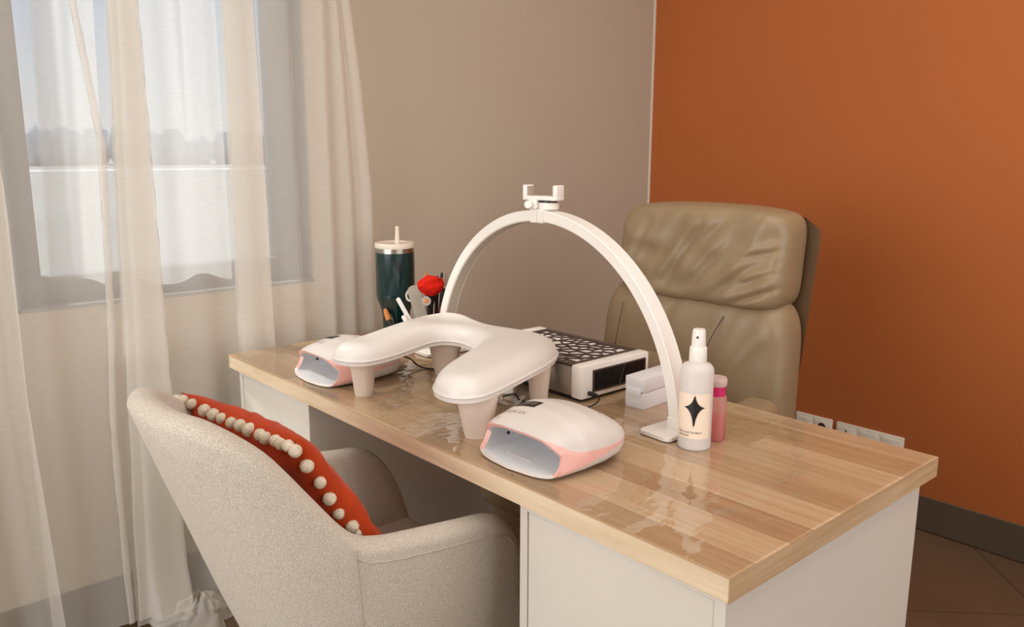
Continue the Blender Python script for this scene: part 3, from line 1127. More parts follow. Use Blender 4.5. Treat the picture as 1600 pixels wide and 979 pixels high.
# phone clamp
zt = AZ + AR + AW + 0.003
ck = empty('phone_clamp'); ck.parent = AL
ck.location = (0, 0, zt)
ck.rotation_euler = (0, 0, 0.3)
b = NB(); lathe(b, [(0.0, 0), (0.0235, 0), (0.0235, 0.013), (0.022, 0.0145), (0, 0.0145)], c=(0.010, 0.004, 0.0), n=32)
finish('swivel_base', b, M['white'], ck)
b = NB(); lathe(b, [(0.0, 0.0145), (0.020, 0.0145), (0.020, 0.019), (0, 0.019)], c=(0.010, 0.004, 0.0), n=32)
finish('swivel_gap', b, M['dark'], ck)
b = NB(); box(b, -0.030, -0.008, -0.022, 0.012, 0.0005, 0.021, 0.002, 2)
finish('hinge_block', b, M['white'], ck)
b = NB(); lathe(b, [(0, 0), (0.0085, 0), (0.009, 0.002), (0.009, 0.011), (0.008, 0.013), (0, 0.013)], n=24)
o = finish('clamp_knob', b, M['white'], ck)
o.location = (-0.026, -0.022, 0.0105); o.rotation_euler = (PI / 2, 0, 0.3)
b = NB(); box(b, -0.048, 0.044, -0.018, 0.016, 0.0195, 0.0295, 0.003, 2)
finish('clamp_bar', b, M['white'], ck)
for x0, x1 in ((-0.048, -0.037), (0.032, 0.044)):
    b = NB(); box(b, x0, x1, -0.018, 0.016, 0.024, 0.054, 0.0035, 3)
    j = finish('clamp_jaw', b, M['white'], ck)
    xx = x1 if x0 < 0 else x0
    sgn = 1 if x0 < 0 else -1
    b = NB(); box(b, min(xx, xx + sgn * 0.0018), max(xx, xx + sgn * 0.0018), -0.014, 0.013, 0.031, 0.051, 0.0006, 1)
    finish('jaw_pad', b, M['greyfile'], ck)

# ------------------------------------------------------------------ dust collector
DX0, DX1, DY0, DY1, DZ0, DZ1 = -1.035, -0.655, 0.405, 0.637, 0.008, 0.083
DC = empty('dust_collector', ((DX0 + DX1) / 2, (DY0 + DY1) / 2, DZ), 0, 'silver nail dust collector with lattice top and white end caps', 'dust collector')
ox, oy = (DX0 + DX1) / 2, (DY0 + DY1) / 2
def dbox(nm, x0, x1, y0, y1, z0, z1, m, bev=0.0, parent=DC, smooth=True):
    bb = NB(); box(bb, x0 - ox, x1 - ox, y0 - oy, y1 - oy, z0, z1, bev, 2)
    return finish(nm, bb, m, parent, smooth)
dbox('body', DX0 + 0.03, DX1 - 0.03, DY0 + 0.003, DY1 - 0.003, DZ0 + 0.002, DZ1 - 0.006, M['silver'], 0.001)
dbox('base', DX0 + 0.01, DX1 - 0.01, DY0 + 0.008, DY1 - 0.008, 0.0, DZ0 + 0.002, M['dark'])
for x0, x1 in ((DX1 - 0.034, DX1), (DX0, DX0 + 0.034)):
    cap = dbox('end_cap', x0, x1, DY0, DY1, DZ0 - 0.002, DZ1, M['white'], 0.006)
    if x1 == DX1:
        # vent grille let into the outer face
        gy0, gy1, gz0, gz1 = DY0 + 0.038, DY1 - 0.018, DZ0 + 0.014, DZ1 - 0.016
        gr = dbox('vent_recess', DX1 - 0.002, DX1 + 0.0006, gy0, gy1, gz0, gz1, M['black'], 0, cap)
        for y0, y1, z0, z1 in ((gy0 - .003, gy1 + .003, gz0 - .003, gz0 + .001), (gy0 - .003, gy1 + .003, gz1 - .001, gz1 + .003), (gy0 - .003, gy0 + .002, gz0, gz1), (gy1 - .002, gy1 + .003, gz0, gz1)):
            dbox('vent_frame', DX1 - 0.001, DX1 + 0.002, y0, y1, z0, z1, M['darkframe'], 0, cap, False)
        ym = gy0 + (gy1 - gy0) * 0.55
        for k in range(7):
            z = gz0 + 0.006 + k * (gz1 - gz0 - 0.012) / 6
            off = 0.018 * (k / 6 - 0.5)
            dbox('vent_slat', DX1 - 0.001, DX1 + 0.0022, gy0 + 0.008, ym - 0.006 + off, z - 0.0013, z + 0.0013, M['dark'], 0, cap, False)
            dbox('vent_slat', DX1 - 0.001, DX1 + 0.0022, ym + 0.006 + off, gy1 - 0.006, z - 0.0013, z + 0.0013, M['dark'], 0, cap, False)
        bb = NB()
        tube(bb, [(DX1 - ox + .001, ym - oy - .009, gz0 + .002), (DX1 - ox + .001, ym - oy + .009, gz1 - .002)], 0.0025, 6)
        finish('vent_rib', bb, M['black'], cap)
tx0, tx1, ty0, ty1 = DX0 + 0.034, DX1 - 0.034, DY0 + 0.004, DY1 - 0.004
fl = dbox('filter_sheet', tx0, tx1, ty0 + 0.004, ty1 - 0.004, DZ1 - 0.008, DZ1 - 0.005, M['filter'])
# lattice plate: irregular cells cut in a dark plate
bb = NB()
fx0, fx1, fy0, fy1 = tx0 + 0.012 - ox, tx1 - 0.012 - ox, ty0 + 0.016 - oy, ty1 - 0.016 - oy
for x0, x1, y0, y1 in ((tx0 - ox, tx1 - ox, ty0 - oy, fy0), (tx0 - ox, tx1 - ox, fy1, ty1 - oy), (tx0 - ox, fx0, fy0, fy1), (fx1, tx1 - ox, fy0, fy1)):
    box(bb, x0, x1, y0, y1, DZ1 - 0.005, DZ1 - 0.0015)
rr = random.Random(5)
seeds = []
while len(seeds) < 80:
    p = (rr.uniform(fx0, fx1), rr.uniform(fy0, fy1))
    if all(math.hypot(p[0] - q[0], (p[1] - q[1])) > 0.017 for q in seeds): seeds.append(p)
    elif rr.random() < 0.003: break
seen = set()
for i, p in enumerate(seeds):
    poly = [(fx0, fy0), (fx1, fy0), (fx1, fy1), (fx0, fy1)]
    for j, q in enumerate(seeds):
        if i == j: continue
        a, c = q[0] - p[0], q[1] - p[1]
        poly = clip(poly, a, c, a * (p[0] + q[0]) / 2 + c * (p[1] + q[1]) / 2)
        if len(poly) < 3: break
    for k in range(len(poly)):
        s, t = poly[k], poly[(k + 1) % len(poly)]
        key = (round((s[0] + t[0]) * 2000), round((s[1] + t[1]) * 2000))
        if key in seen: continue
        seen.add(key)
        dx, dy = t[0] - s[0], t[1] - s[1]
        l = math.hypot(dx, dy)
        if l < 0.001: continue
        nx, ny = -dy / l * 0.0016, dx / l * 0.0016
        prism(bb, [(s[0] - nx, s[1] - ny), (t[0] - nx, t[1] - ny), (t[0] + nx, t[1] + ny), (s[0] + nx, s[1] + ny)], DZ1 - 0.005, DZ1 - 0.0018)
finish('lattice_plate', bb, M['darkframe'], DC, smooth=False)
# power plug of the collector
b = NB()
tube(b, [(0, 0, 0), (0.022, 0, -0.001)], 0.0052, 10)
P = spline([(0.02, 0, -0.001), (0.034, -0.004, -0.004), (0.038, -0.022, -0.012), (0.030, -0.045, -0.0165), (0.005, -0.075, -0.0165)], 8)
tube(b, P, 0.0019, 8)
o = setp(finish('power_cable', b, M['cable']), 'black plug and cable in the corner of the dust collector', 'cable')
o.location = (DX1 + 0.001, DY0 + 0.024, DZ + 0.0195)

# ------------------------------------------------------------------ small white box
BX = empty('storage_box', (-0.563, 0.545, DZ), 0.06, 'small white lidded box with latch beside the dust collector', 'box')
b = NB(); box(b, -0.025, 0.025, -0.075, 0.075, 0.0, 0.0365, 0.002, 2); finish('box_base', b, M['boxwhite'], BX)
b = NB(); box(b, -0.0255, 0.0255, -0.0755, 0.0755, 0.0372, 0.069, 0.0025, 2); finish('lid', b, M['boxwhite'], BX)
b = NB(); box(b, -0.019, 0.019, -0.0805, -0.0755, 0.029, 0.044, 0.0012, 2); box(b, -0.022, 0.022, -0.0785, -0.0755, 0.040, 0.047, 0.001, 1)
finish('latch', b, M['boxwhite'], BX)

# ------------------------------------------------------------------ spray bottle
SP = empty('spray_bottle', (-0.330, 0.373, DZ), 0, 'frosted white spray bottle with a black star label', 'bottle')
SR = 0.0308
b = NB()
lathe(b, [(0, 0), (SR - .003, 0), (SR - .0008, .001), (SR, .004), (SR, .148), (SR - .0015, .155), (SR - .006, .161), (SR - .014, .1645), (.0145, .166), (.0145, .170), (0, .170)], n=48)
finish('bottle_body', b, M['frost'], SP, angle=60)
b = NB(); lathe(b, [(0, 0.0035), (SR - .002, 0.0035), (SR - .002, .128), (0, .128)], n=40); finish('liquid', b, M['frost'], SP)
b = NB()
lathe(b, [(0, .166), (.0158, .166), (.0163, .168), (.0158, .192), (.0150, .1935), (0, .1935)], n=36)
finish('collar', b, M['white'], SP)
b = NB()
lathe(b, [(0, .1935), (.0132, .1935), (.0128, .205), (.0120, .222), (.0108, .2265), (0, .227)], n=32)
sh = finish('spray_head', b, M['white'], SP)
VA = math.atan2(CAM.y - 0.373, CAM.x + 0.330)     # the label faces the camera side of the desk
b = NB(); lathe(b, [(0, 0), (.0022, 0), (.0022, .0012), (0, .0012)], n=12)
o = finish('nozzle_hole', b, M['ink'], sh)
o.location = (.0121 * math.cos(VA - 0.2), .0121 * math.sin(VA - 0.2), .213)
o.rotation_euler = (0, PI / 2, VA - 0.2)
def bend(x, z, r=SR + 0.0004):
    a = VA + x / SR
    return Vector((r * math.cos(a), r * math.sin(a), z))
LZ0, LZ1 = .024, .1105
b = NB()
V = grid(b, lambda u, v: bend(-0.062 + (0.062 + 0.030) * u, LZ0 + (LZ1 - LZ0) * v), 40, 4)
lb = finish('label', b, M['label'], SP, angle=180)
# four pointed star with a long lower point
sc_ = [(0, .110), (0.0195, .0845), (0, .047), (-0.0195, .0845)]
sp = []
def qarc(a, b_, c, n=12):
    return [tuple((1 - t) ** 2 * np.array(a) + 2 * t * (1 - t) * np.array(c) + t * t * np.array(b_)) for t in [k / n for k in range(n)]]
ctr = (0, .0845)
sp += qarc((0.0008, .108), (0.0195, .0848), (0.0035, .0872))
sp += qarc((0.0195, .0842), (0.0011, .047), (0.0035, .0815))
sp += qarc((-0.0011, .047), (-0.0195, .0842), (-0.0035, .0815))
sp += qarc((-0.0195, .0848), (-0.0008, .108), (-0.0035, .0872))
sp = [(x - 0.002, z) for x, z in sp]
cv, ce, cf, *_ = delaunay_2d_cdt([Vector(p) for p in sp] + [Vector((-0.002 + dx_, z)) for z, w_ in ((.055, 0), (.065, 0), (.072, .002), (.079, .005), (.0845, .010), (.089, .005), (.095, .002), (.1, 0)) for dx_ in ((0,) if w_ == 0 else (-w_, -w_ / 2, 0, w_ / 2, w_))], [], [list(range(len(sp)))], 1, 1e-7)
b = NB()
BV = [b.verts.new(bend(v.x, v.y, SR + 0.0013)) for v in cv]
for f in cf: b.faces.new([BV[i] for i in f])
finish('star_emblem', b, M['ink'], lb, angle=180)
for txt, z in (('Skin and Surface', .0345), ('cleanser', .0285)):
    me = text_mesh(txt, 0.0070)
    for v in me.vertices: v.co = bend(-0.033 + v.co.x, z + v.co.y, SR + 0.0008)
    me.materials.append(M['inkgrey'])
    o = bpy.data.objects.new('label_text', me); COL.objects.link(o); o.parent = lb

# ------------------------------------------------------------------ pink bottle
PB = empty('remover_bottle', (-0.3285, 0.436, DZ), 0.4, 'small clear pink bottle with magenta cap behind the spray bottle', 'bottle')
b = NB(); lathe(b, [(0, 0), (.0175, 0), (.0195, .002), (.0195, .082), (.0180, .087), (.015, .089), (0, .089)], n=32, sq=3.2); finish('bottle_body', b, M['pinkclear'], PB, angle=50)
b = NB(); lathe(b, [(0, .003), (.0178, .003), (.0178, .050), (0, .050)], n=32, sq=3.2); finish('liquid', b, M['pinkliquid'], PB, angle=50)
b = NB(); lathe(b, [(0, .089), (.0165, .089), (.0172, .091), (.0172, .108), (0, .108)], n=32); finish('cap_ring', b, M['magenta'], PB)
b = NB(); lathe(b, [(0, .108), (.0185, .108), (.0195, .110), (.0195, .121), (.0180, .124), (0, .1245)], n=32); finish('pump_lid', b, M['clearcap'], PB)

# ------------------------------------------------------------------ tumbler
TB = empty('tumbler', (-1.50, 0.483, DZ), 0, 'dark teal insulated tumbler with cream lid and straw', 'tumbler')
b = NB(); lathe(b, [(0, 0), (.038, 0), (.040, .003), (.041, .05), (.043, .075), (.050, .098), (.0565, .115), (.058, .130), (.058, .254), (0, .254)], n=48); finish('tumbler_body', b, M['teal'], TB)
b = NB(); lathe(b, [(0, .254), (.057, .254), (.057, .267), (0, .267)], n=48); finish('steel_rim', b, M['steel'], TB)
b = NB(); lathe(b, [(0, .267), (.058, .267), (.059, .270), (.059, .279), (.0575, .282), (.051, .282), (.050, .278), (0, .278)], n=48); lid = finish('lid', b, M['ivory'], TB)
b = NB(); tube(b, [(0.008, 0.004, .276), (0.009, 0.004, .296), (0.010, 0.004, .330)], [.0085, .0068, .0055], 16); finish('straw', b, M['ivory'], lid)
b = NB(); tube(b, spline([(-.056, -.01, .236), (-.079, -.015, .233), (-.083, -.015, .21), (-.081, -.015, .14), (-.074, -.015, .12), (-.053, -.01, .114)], 8), .0065, 12)
hd = finish('handle', b, M['teal'], TB)
hd.rotation_euler = (0, 0, -0.35)

# ------------------------------------------------------------------ tool organiser with tools
OX, OY = -1.318, 0.467
OG = empty('tool_organiser', (OX, OY, DZ), 0.0, 'low black desk organiser behind the hand rest holding manicure tools', 'organiser')
b = NB()
box(b, -.085, .038, -.036, .036, 0, .004, 0.001, 1)
for x0, x1, y0, y1 in ((-.085, .038, -.036, -.033), (-.085, .038, .033, .036), (-.085, -.082, -.033, .033), (.035, .038, -.033, .033)):
    box(b, x0, x1, y0, y1, .004, .044, 0.0008, 1)
finish('organiser_body', b, M['black'], OG)

def stick(nm, base, tip, r0, r1, m, label, cat, tipm=None, tipl=0.0, n=10, group=None):
    """a slim tool standing in the organiser; its coloured end is a part"""
    base, tip = Vector(base), Vector(tip)
    d = (tip - base)
    root = empty(nm, base, 0, label, cat, group)
    b = NB()
    L = d.length
    body_end = 1 - tipl
    tube(b, [Vector((0, 0, 0)), d * body_end * 0.5, d * body_end], [r0, r0, (r0 + r1) / 2], n)
    finish('shaft', b, m, root)
    if tipl:
        b = NB()
        tube(b, [d * body_end, d * (body_end + tipl * 0.6), d], [r1, r1, r1 * 0.7], n)
        finish('tip', b, tipm, root)
    return root


def flat(nm, base, tip, w, th, m, label, cat, side, rounded=True, group=None):
    base, tip = Vector(base), Vector(tip)
    d = tip - base
    L = d.length
    z = d.normalized(); x_ = Vector(side); x_ = (x_ - z * x_.dot(z)).normalized(); y_ = z.cross(x_)
    b = NB()
    poly = [(-w / 2, 0), (w / 2, 0)]
    for k in range(9):
        a = PI * k / 8
        poly.append((w / 2 * math.cos(a), L - w * 0.35 + w * 0.35 * math.sin(a)))
    b2 = bmesh.new()
    prism(b2, poly, -th / 2, th / 2)
    mt = Matrix(((x_.x, z.x, y_.x, 0), (x_.y, z.y, y_.y, 0), (x_.z, z.z, y_.z, 0), (0, 0, 0, 1)))
    merge(b, b2, mt)
    o = finish(nm, b, m)
    o.location = base
    return setp(o, label, cat, group)


VX = (0.75, 0.66, 0)     # along the row of tools
ZB = DZ + 0.0065
# red dust brush
RB = empty('dust_brush', (-1.2905, .455, ZB), 0, 'round red fluffy nail dust brush with black handle', 'brush')
b = NB(); tube(b, [(0, 0, 0), (.006, 0, .12), (.008, 0.0, .150)], [.006, .008, .016], 14); finish('handle', b, M['black'], RB)
b = NB(); lathe(b, [(0, 0), (.012, 0), (.0135, .002), (.0135, .005), (0, .005)], n=24)
o = finish('handle_disc', b, M['steel'], RB); o.location = (.014, -.019, .136); o.rotation_euler = (PI / 2, 0, 0.7)
b = NB(); lathe(b, [(0, 0), (.006, 0), (.007, .002), (.006, .005), (0, .006)], n=20)
o = finish('disc_button', b, M['orangecap'], RB); o.location = (.0165, -.0215, .136); o.rotation_euler = (PI / 2, 0, 0.7)
b = NB()
b2 = bmesh.new(); bmesh.ops.create_icosphere(b2, subdivisions=5, radius=1)
for v in b2.verts:
    q = v.co.copy()
    sc2 = 1 + 0.10 * noise.noise(q * 2.2) + 0.035 * noise.noise(q * 12)
    v.co = Vector((q.x * .037 * sc2, q.y * .037 * sc2, q.z * .027 * sc2 * (1.0 if q.z > 0 else 1.25)))
    if q.z < 0:
        f = 1 - 0.55 * (-q.z) ** 2
        v.co.x *= f; v.co.y *= f
merge(b, b2)
o = finish('bristle_head', b, M['red'], RB, angle=180); o.location = (.009, 0, .176)

flat('nail_file', (-1.306, .466, ZB), (-1.366, .452, .922), .036, .009, M['greyfile'], 'wide grey nail file leaning left beside the red brush', 'nail file', VX)
flat('nail_file', (-1.318, .452, ZB), (-1.432, .444, .878), .012, .005, M['white'], 'slim white nail file reaching farthest left across the tumbler', 'nail file', VX)
flat('nail_file', (-1.306, .486, ZB), (-1.384, .472, .884), .011, .005, M['white'], 'slim white nail file right behind the scissors', 'nail file', VX)
flat('nail_file', (-1.318, .442, ZB), (-1.392, .434, .833), .012, .005, M['white'], 'short white nail file lowest in front of the tumbler', 'nail file', VX)
SCI = empty('scissors', (-1.325, .490, ZB), 0, 'scissors with pale ring handles between the files and the tumbler', 'scissors')
for sgn in (-1, 1):
    b = NB()
    cx = Vector((-.075, -.010, .128)) + Vector(VX) * (sgn * .012)
    tube(b, [(0, 0, 0), (-.037, -.005 + sgn * .002, .062), cx - Vector((-.008, 0, .013))], [.002, .003, .003], 8)
    ringp = [cx + Vector(VX) * (.011 * math.cos(2 * PI * k / 20)) + Vector((-.006, 0, 1)) * (.015 * math.sin(2 * PI * k / 20)) for k in range(21)]
    tube(b, ringp + [ringp[1]], .003, 8, cap=False)
    finish('blade_handle', b, M['white'], SCI)
stick('cuticle_oil_pen', (-1.405, .418, DZ + .008), (-1.484, .434, .838), .0075, .0085, M['dark'], 'dark pen with thick amber cap leaning against the tumbler', 'pen', M['orangecap'], 0.36)
stick('nail_brush', (-1.312, .470, ZB), (-1.322, .468, .962), .0032, .005, M['black'], 'slim brush with amber tip just left above the red puff', 'brush', M['orangecap'], 0.18)
stick('cuticle_pusher', (-1.289, .487, ZB), (-1.272, .486, .966), .0042, .0036, M['steel'], 'steel cuticle pusher with black tip right of the red puff', 'tool', M['black'], 0.06)
stick('nail_brush', (-1.2885, .495, ZB), (-1.255, .491, .973), .003, .0026, M['white'], 'thin white handled brush rising close to the arch', 'brush', M['steel'], 0.2)
stick('nail_brush', (-1.289, .472, ZB), (-1.254, .478, .925), .006, .006, M['maroon'], 'maroon handled brush between the red puff and the arch', 'brush', M['black'], 0.3)
stick('nail_brush', (-1.300, .480, ZB), (-1.285, .480, .955), .005, .006, M['black'], 'black brush mostly hidden behind the red puff', 'brush', M['black'], 0.2)

# ------------------------------------------------------------------ clutter and cables on the desk
b = NB()
tube(b, spline([(0, 0, .030), (.012, .010, .0295), (.04, .028, .022), (.07, .042, .0035), (.12, .07, .0028), (.16, .15, .0028), (.10, .24, .0028)], 10), .0021, 8)
tube(b, [(0, 0, .030), (.010, .0085, .0298)], .0038, 10)
o = setp(finish('power_cable', b, M['cable']), 'black cable running from the back of the lamp near the curtain', 'cable')
o.location = (-1.207 + 0.006, 0.045 + 0.2245, DZ + 0.001)
b = NB()
P = []
for k in range(90):
    a = 2 * PI * k / 24
    P.append(Vector((.036 * math.cos(a) * (1 + .05 * math.sin(k * .7)), .022 * math.sin(a), .003 + .0045 * k / 24 + 0.001 * math.sin(k))))
tube(b, P, .0022, 8)
o = setp(finish('charging_cable', b, M['white']), 'coiled white charging cable lying under the hand rest', 'cable')
o.location = (-.790, .215, DZ)
b = NB(); box(b, -.03, .03, -.018, .018, 0, .026, .004, 3)
ad = finish('power_adapter', b, M['white']); ad.location = (-.835, .335, DZ); ad.rotation_euler = (0, 0, 0.5)
setp(ad, 'white power adapter block lying under the hand rest', 'adapter')
b = NB(); tube(b, spline([(0, 0, .004), (.02, .02, .010), (.05, .01, .004), (.075, .03, .003), (.10, .02, .003)], 8), .0022, 8)
o = setp(finish('audio_cable', b, M['cable']), 'thin black cable beside the white adapter block', 'cable'); o.location = (-.80, .30, DZ)
b = NB()
grid(b, lambda u, v: Vector((-.04 + .08 * u, -.03 + .06 * v, .004 + .006 * math.sin(5 * u + 3 * v) + .004 * noise.noise(Vector((u * 5, v * 5, 0))))), 16, 12)
bmesh.ops.solidify(b, geom=b.faces[:], thickness=0.001)
o = setp(finish('tissue', b, M['paper'], angle=180), 'crumpled white tissue on the desk under the hand rest', 'tissue'); o.location = (-.775, .285, DZ)
o.rotation_euler = (0, 0, .4)
b = NB(); tube(b, spline([(0, 0, .0045), (.03, .012, .014), (.07, .010, .012), (.11, .02, .0045)], 8), .0028, 8)
o = setp(finish('grey_cable', b, M['greycable']), 'grey cable crossing behind the middle leg of the hand rest', 'cable'); o.location = (-1.07, .44, DZ)
b = NB(); box(b, -.016, .016, -.014, .014, 0, .045, .003, 2)
o = setp(finish('charger_plug', b, M['white']), 'upright white charger seen through the notch of the hand rest', 'charger'); o.location = (-1.055, .52, DZ)

# ------------------------------------------------------------------ fabric tub chair
CX, CY = -0.765, -0.15
TC = empty('tub_chair', (CX, CY, 0), 0, 'oat coloured woven fabric tub chair pushed under the desk', 'chair')
YS = [-.52, -.47, -.436, -.388, -.33, -.27, -.245, -.20, -.148, -.026, .03, .066, .092, .112, .129, .141, .147]
ZS = [.906, .901, .882, .847, .775, .702, .684, .674, .667, .651, .645, .632, .606, .568, .520, .462, .400]
def outline(s, z):
    """s in [-1,1]: near arm front (+1) round the back (0) to far arm front (-1). local xy of the outer face at height z"""
    Wd = sinterp(z, [.25, .45, .66, .95], [.195, .222, .259, .272])
    dep = sinterp(z, [.25, .45, .65, .92], [.105, .178, .246, .352])
    t = abs(s)
    if t > 0.56:
        y = -.15 + (t - .56) / .44 * .297
        x = Wd
    else:
        a = t / .56 * PI / 2
        x = Wd * max(0, math.sin(a)) ** (2 / 2.45)
        y = -.15 - dep * max(0, math.cos(a)) ** (2 / 2.45)
    return Vector((math.copysign(x, s) if s else 0.0, y - CY, z))
def rimz(s):
    z = .8
    for _ in range(8):
        p = outline(s, z)
        z = sinterp(p.y + CY, YS, ZS)
    return z
NS = 120
def svals():
    return [-1 + 2 * i / NS for i in range(NS + 1)]
b = NB()
TK = 0.052
rows_ = []
SV = svals()
RZ = [rimz(s) for s in SV]
for _ in range(2):
    RZ = [RZ[0]] + [(RZ[i - 1] + 2 * RZ[i] + RZ[i + 1]) / 4 for i in range(1, NS)] + [RZ[-1]]
for i, s in enumerate(SV):
    zr = RZ[i]
    col_ = []
    zo = zr - TK * 0.42
    top_o = outline(s, zo)
    ds = 0.004
    tg = outline(min(1, s + ds), zo) - outline(max(-1, s - ds), zo)
    tg.z = 0; tg.normalize()
    nin = Vector((-tg.y, tg.x, 0))
    if nin.dot(Vector((0, 0.05, 0)) - Vector((top_o.x, top_o.y, 0))) < 0: nin = -nin
    for k in range(13):
        z = .27 + (zo - .27) * k / 12
        p = outline(s, z)
        if k == 0: p += nin * 0.012
        bulge = 0.010 * math.sin(PI * k / 12)
        col_.append(p - nin * bulge)
    cc = top_o + nin * TK / 2
    for k in range(1, 9):
        a = PI * k / 9
        col_.append(cc - nin * (TK / 2 * math.cos(a)) + Vector((0, 0, TK * .42 * math.sin(a))))
    for k in range(9):
        z = zo + (.36 - zo) * k / 8
        p = outline(s, z) + nin * (TK + 0.012 * math.sin(PI * min(1, k / 8)))
        col_.append(p)
    rows_.append([b.verts.new(p) for p in col_])
for A, B in zip(rows_, rows_[1:]):
    for k in range(len(A) - 1):
        b.faces.new((A[k], B[k], B[k + 1], A[k + 1]))
for A in (rows_[0], rows_[-1]):
    b.faces.new(A)
shell = finish('tub_shell', b, M['fabric'], TC, angle=65)
# seams of the shell
def outer_pt(s, z, out=0.0):
    p = outline(s, z); q = outline(s + .003, z) - outline(s - .003, z); q.z = 0; q.normalize()
    n_ = Vector((-q.y, q.x, 0))
    if n_.dot(Vector((0, 0.05, 0)) - Vector((p.x, p.y, 0))) < 0: n_ = -n_
    i = min(NS, max(0, int(round((s + 1) / 2 * NS))))
    zo = RZ[i] - TK * .42
    kk = max(0, min(1, (z - .27) / (zo - .27)))
    return p - n_ * (0.010 * math.sin(PI * kk) + out)
for sg in (1, -1):
    s0 = sg * 0.44
    i = int(round((s0 + 1) / 2 * NS))
    pts_ = [outer_pt(s0, .29 + (RZ[i] - TK * .42 - .29) * k / 14, 0.0002) for k in range(15)]
    b = NB(); tube(b, pts_, .0016, 6); finish('seam_piping', b, M['seam'], shell)
    pts_ = []
    for k in range(40):
        s = sg * (0.44 + 0.47 * k / 39)
        i = int(round((s + 1) / 2 * NS))
        pts_.append(outer_pt(s, RZ[i] - TK * .42 - .012, 0.0002))
    b = NB(); tube(b, pts_, .0016, 6); finish('seam_piping', b, M['seam'], shell)
b = NB(); box(b, -.196, .196, -.115, .295, .37, .470, .035, 5)
for v in b.verts:
    if v.co.z > .43: v.co.z += .012 * (1 - (v.co.x / .2) ** 2)
finish('seat_cushion', b, M['fabric'], TC, angle=60)
b = NB(); box(b, -.17, .17, -.085, .265, .27, .375, .02, 3); finish('seat_base', b, M['fabric'], TC, angle=60)
for lx, ly in ((-.14, -.05), (.14, -.05), (-.14, .23), (.14, .23)):
    b = NB(); tube(b, [(lx * 1.1, ly * 1.1 - .005, 0), (lx, ly, .275)], [.010, .017], 14); finish('leg', b, M['woodleg'], TC)

# ------------------------------------------------------------------ cushion with pompoms
PC = Vector((-.592, -.300, .850)); e1 = Vector((-.39, -.045, .0)); e2 = Vector((.0, .51, -.86)).normalized() * .385
nn = e1.cross(e2).normalized()
if nn.y < 0: nn = -nn
ctr_ = PC + e1 / 2 + e2 / 2
PI_ = empty('throw_pillow', ctr_, 0, 'rust orange velvet throw pillow with cream pompom trim on the tub chair', 'pillow')
b = NB()
def pil(side):
    def fn(u, v):
        a, c = 2 * u - 1, 2 * v - 1
        ed = (max(0, 1 - a ** 2) * max(0, 1 - c ** 2))
        h = .052 * ed ** 0.42
        pull = 1 - 0.035 * (1 - abs(a * c)) * max(abs(a), abs(c)) ** 4
        wr_ = 0.006 * noise.noise(Vector((u * 4, v * 14, side * 3))) * min(1, ed * 4) + 0.004 * noise.noise(Vector((u * 18, v * 5, 2))) * min(1, (1 - ed) * 1.2) * min(1, ed * 6)
        return e1 * (a / 2 * pull) + e2 * (c / 2 * pull) + nn * side * (h + wr_)
    return fn
grid(b, pil(1), 44, 44); grid(b, pil(-1), 44, 44)
bmesh.ops.remove_doubles(b, verts=b.verts[:], dist=1e-4)
finish('pillow_body', b, M['velvet'], PI_, angle=180)
bp = NB()
b2 = bmesh.new(); bmesh.ops.create_icosphere(b2, subdivisions=3, radius=.0108)
for v in b2.verts: v.co *= 1 + .10 * noise.noise(v.co * 260)
merge(bp, b2)
p0 = finish('pompom', bp, M['pom'], PI_, angle=180)
pl = pil(-1)
spots = [(u, 0.0) for u in (.04, .10, .13, .22, .25, .36, .43, .50, .60, .66, .74, .86, .93, .99)]
spots += [(0.0, v) for v in (.03, .12, .22, .32, .42, .52, .57, .67, .76, .86)]
spots += [(1.0, v) for v in (.10, .20, .30, .41, .52, .60, .70, .80, .90)]
for i, (u, v) in enumerate(spots):
    o = p0 if i == 0 else p0.copy()
    if i:
        COL.objects.link(o); o.parent = PI_
    inw = e1.normalized() * (-0.004 if u > .995 else (0.004 if u < .005 else 0)) + e2.normalized() * (0.004 if v == 0 else 0)
    o.location = pl(u, v) - nn * (.011 + random.uniform(0, .006)) + inw * random.uniform(.2, 1.6)
    o.rotation_euler = (random.uniform(0, 6), random.uniform(0, 6), 0)
    o.scale = (random.uniform(.9, 1.12),) * 3

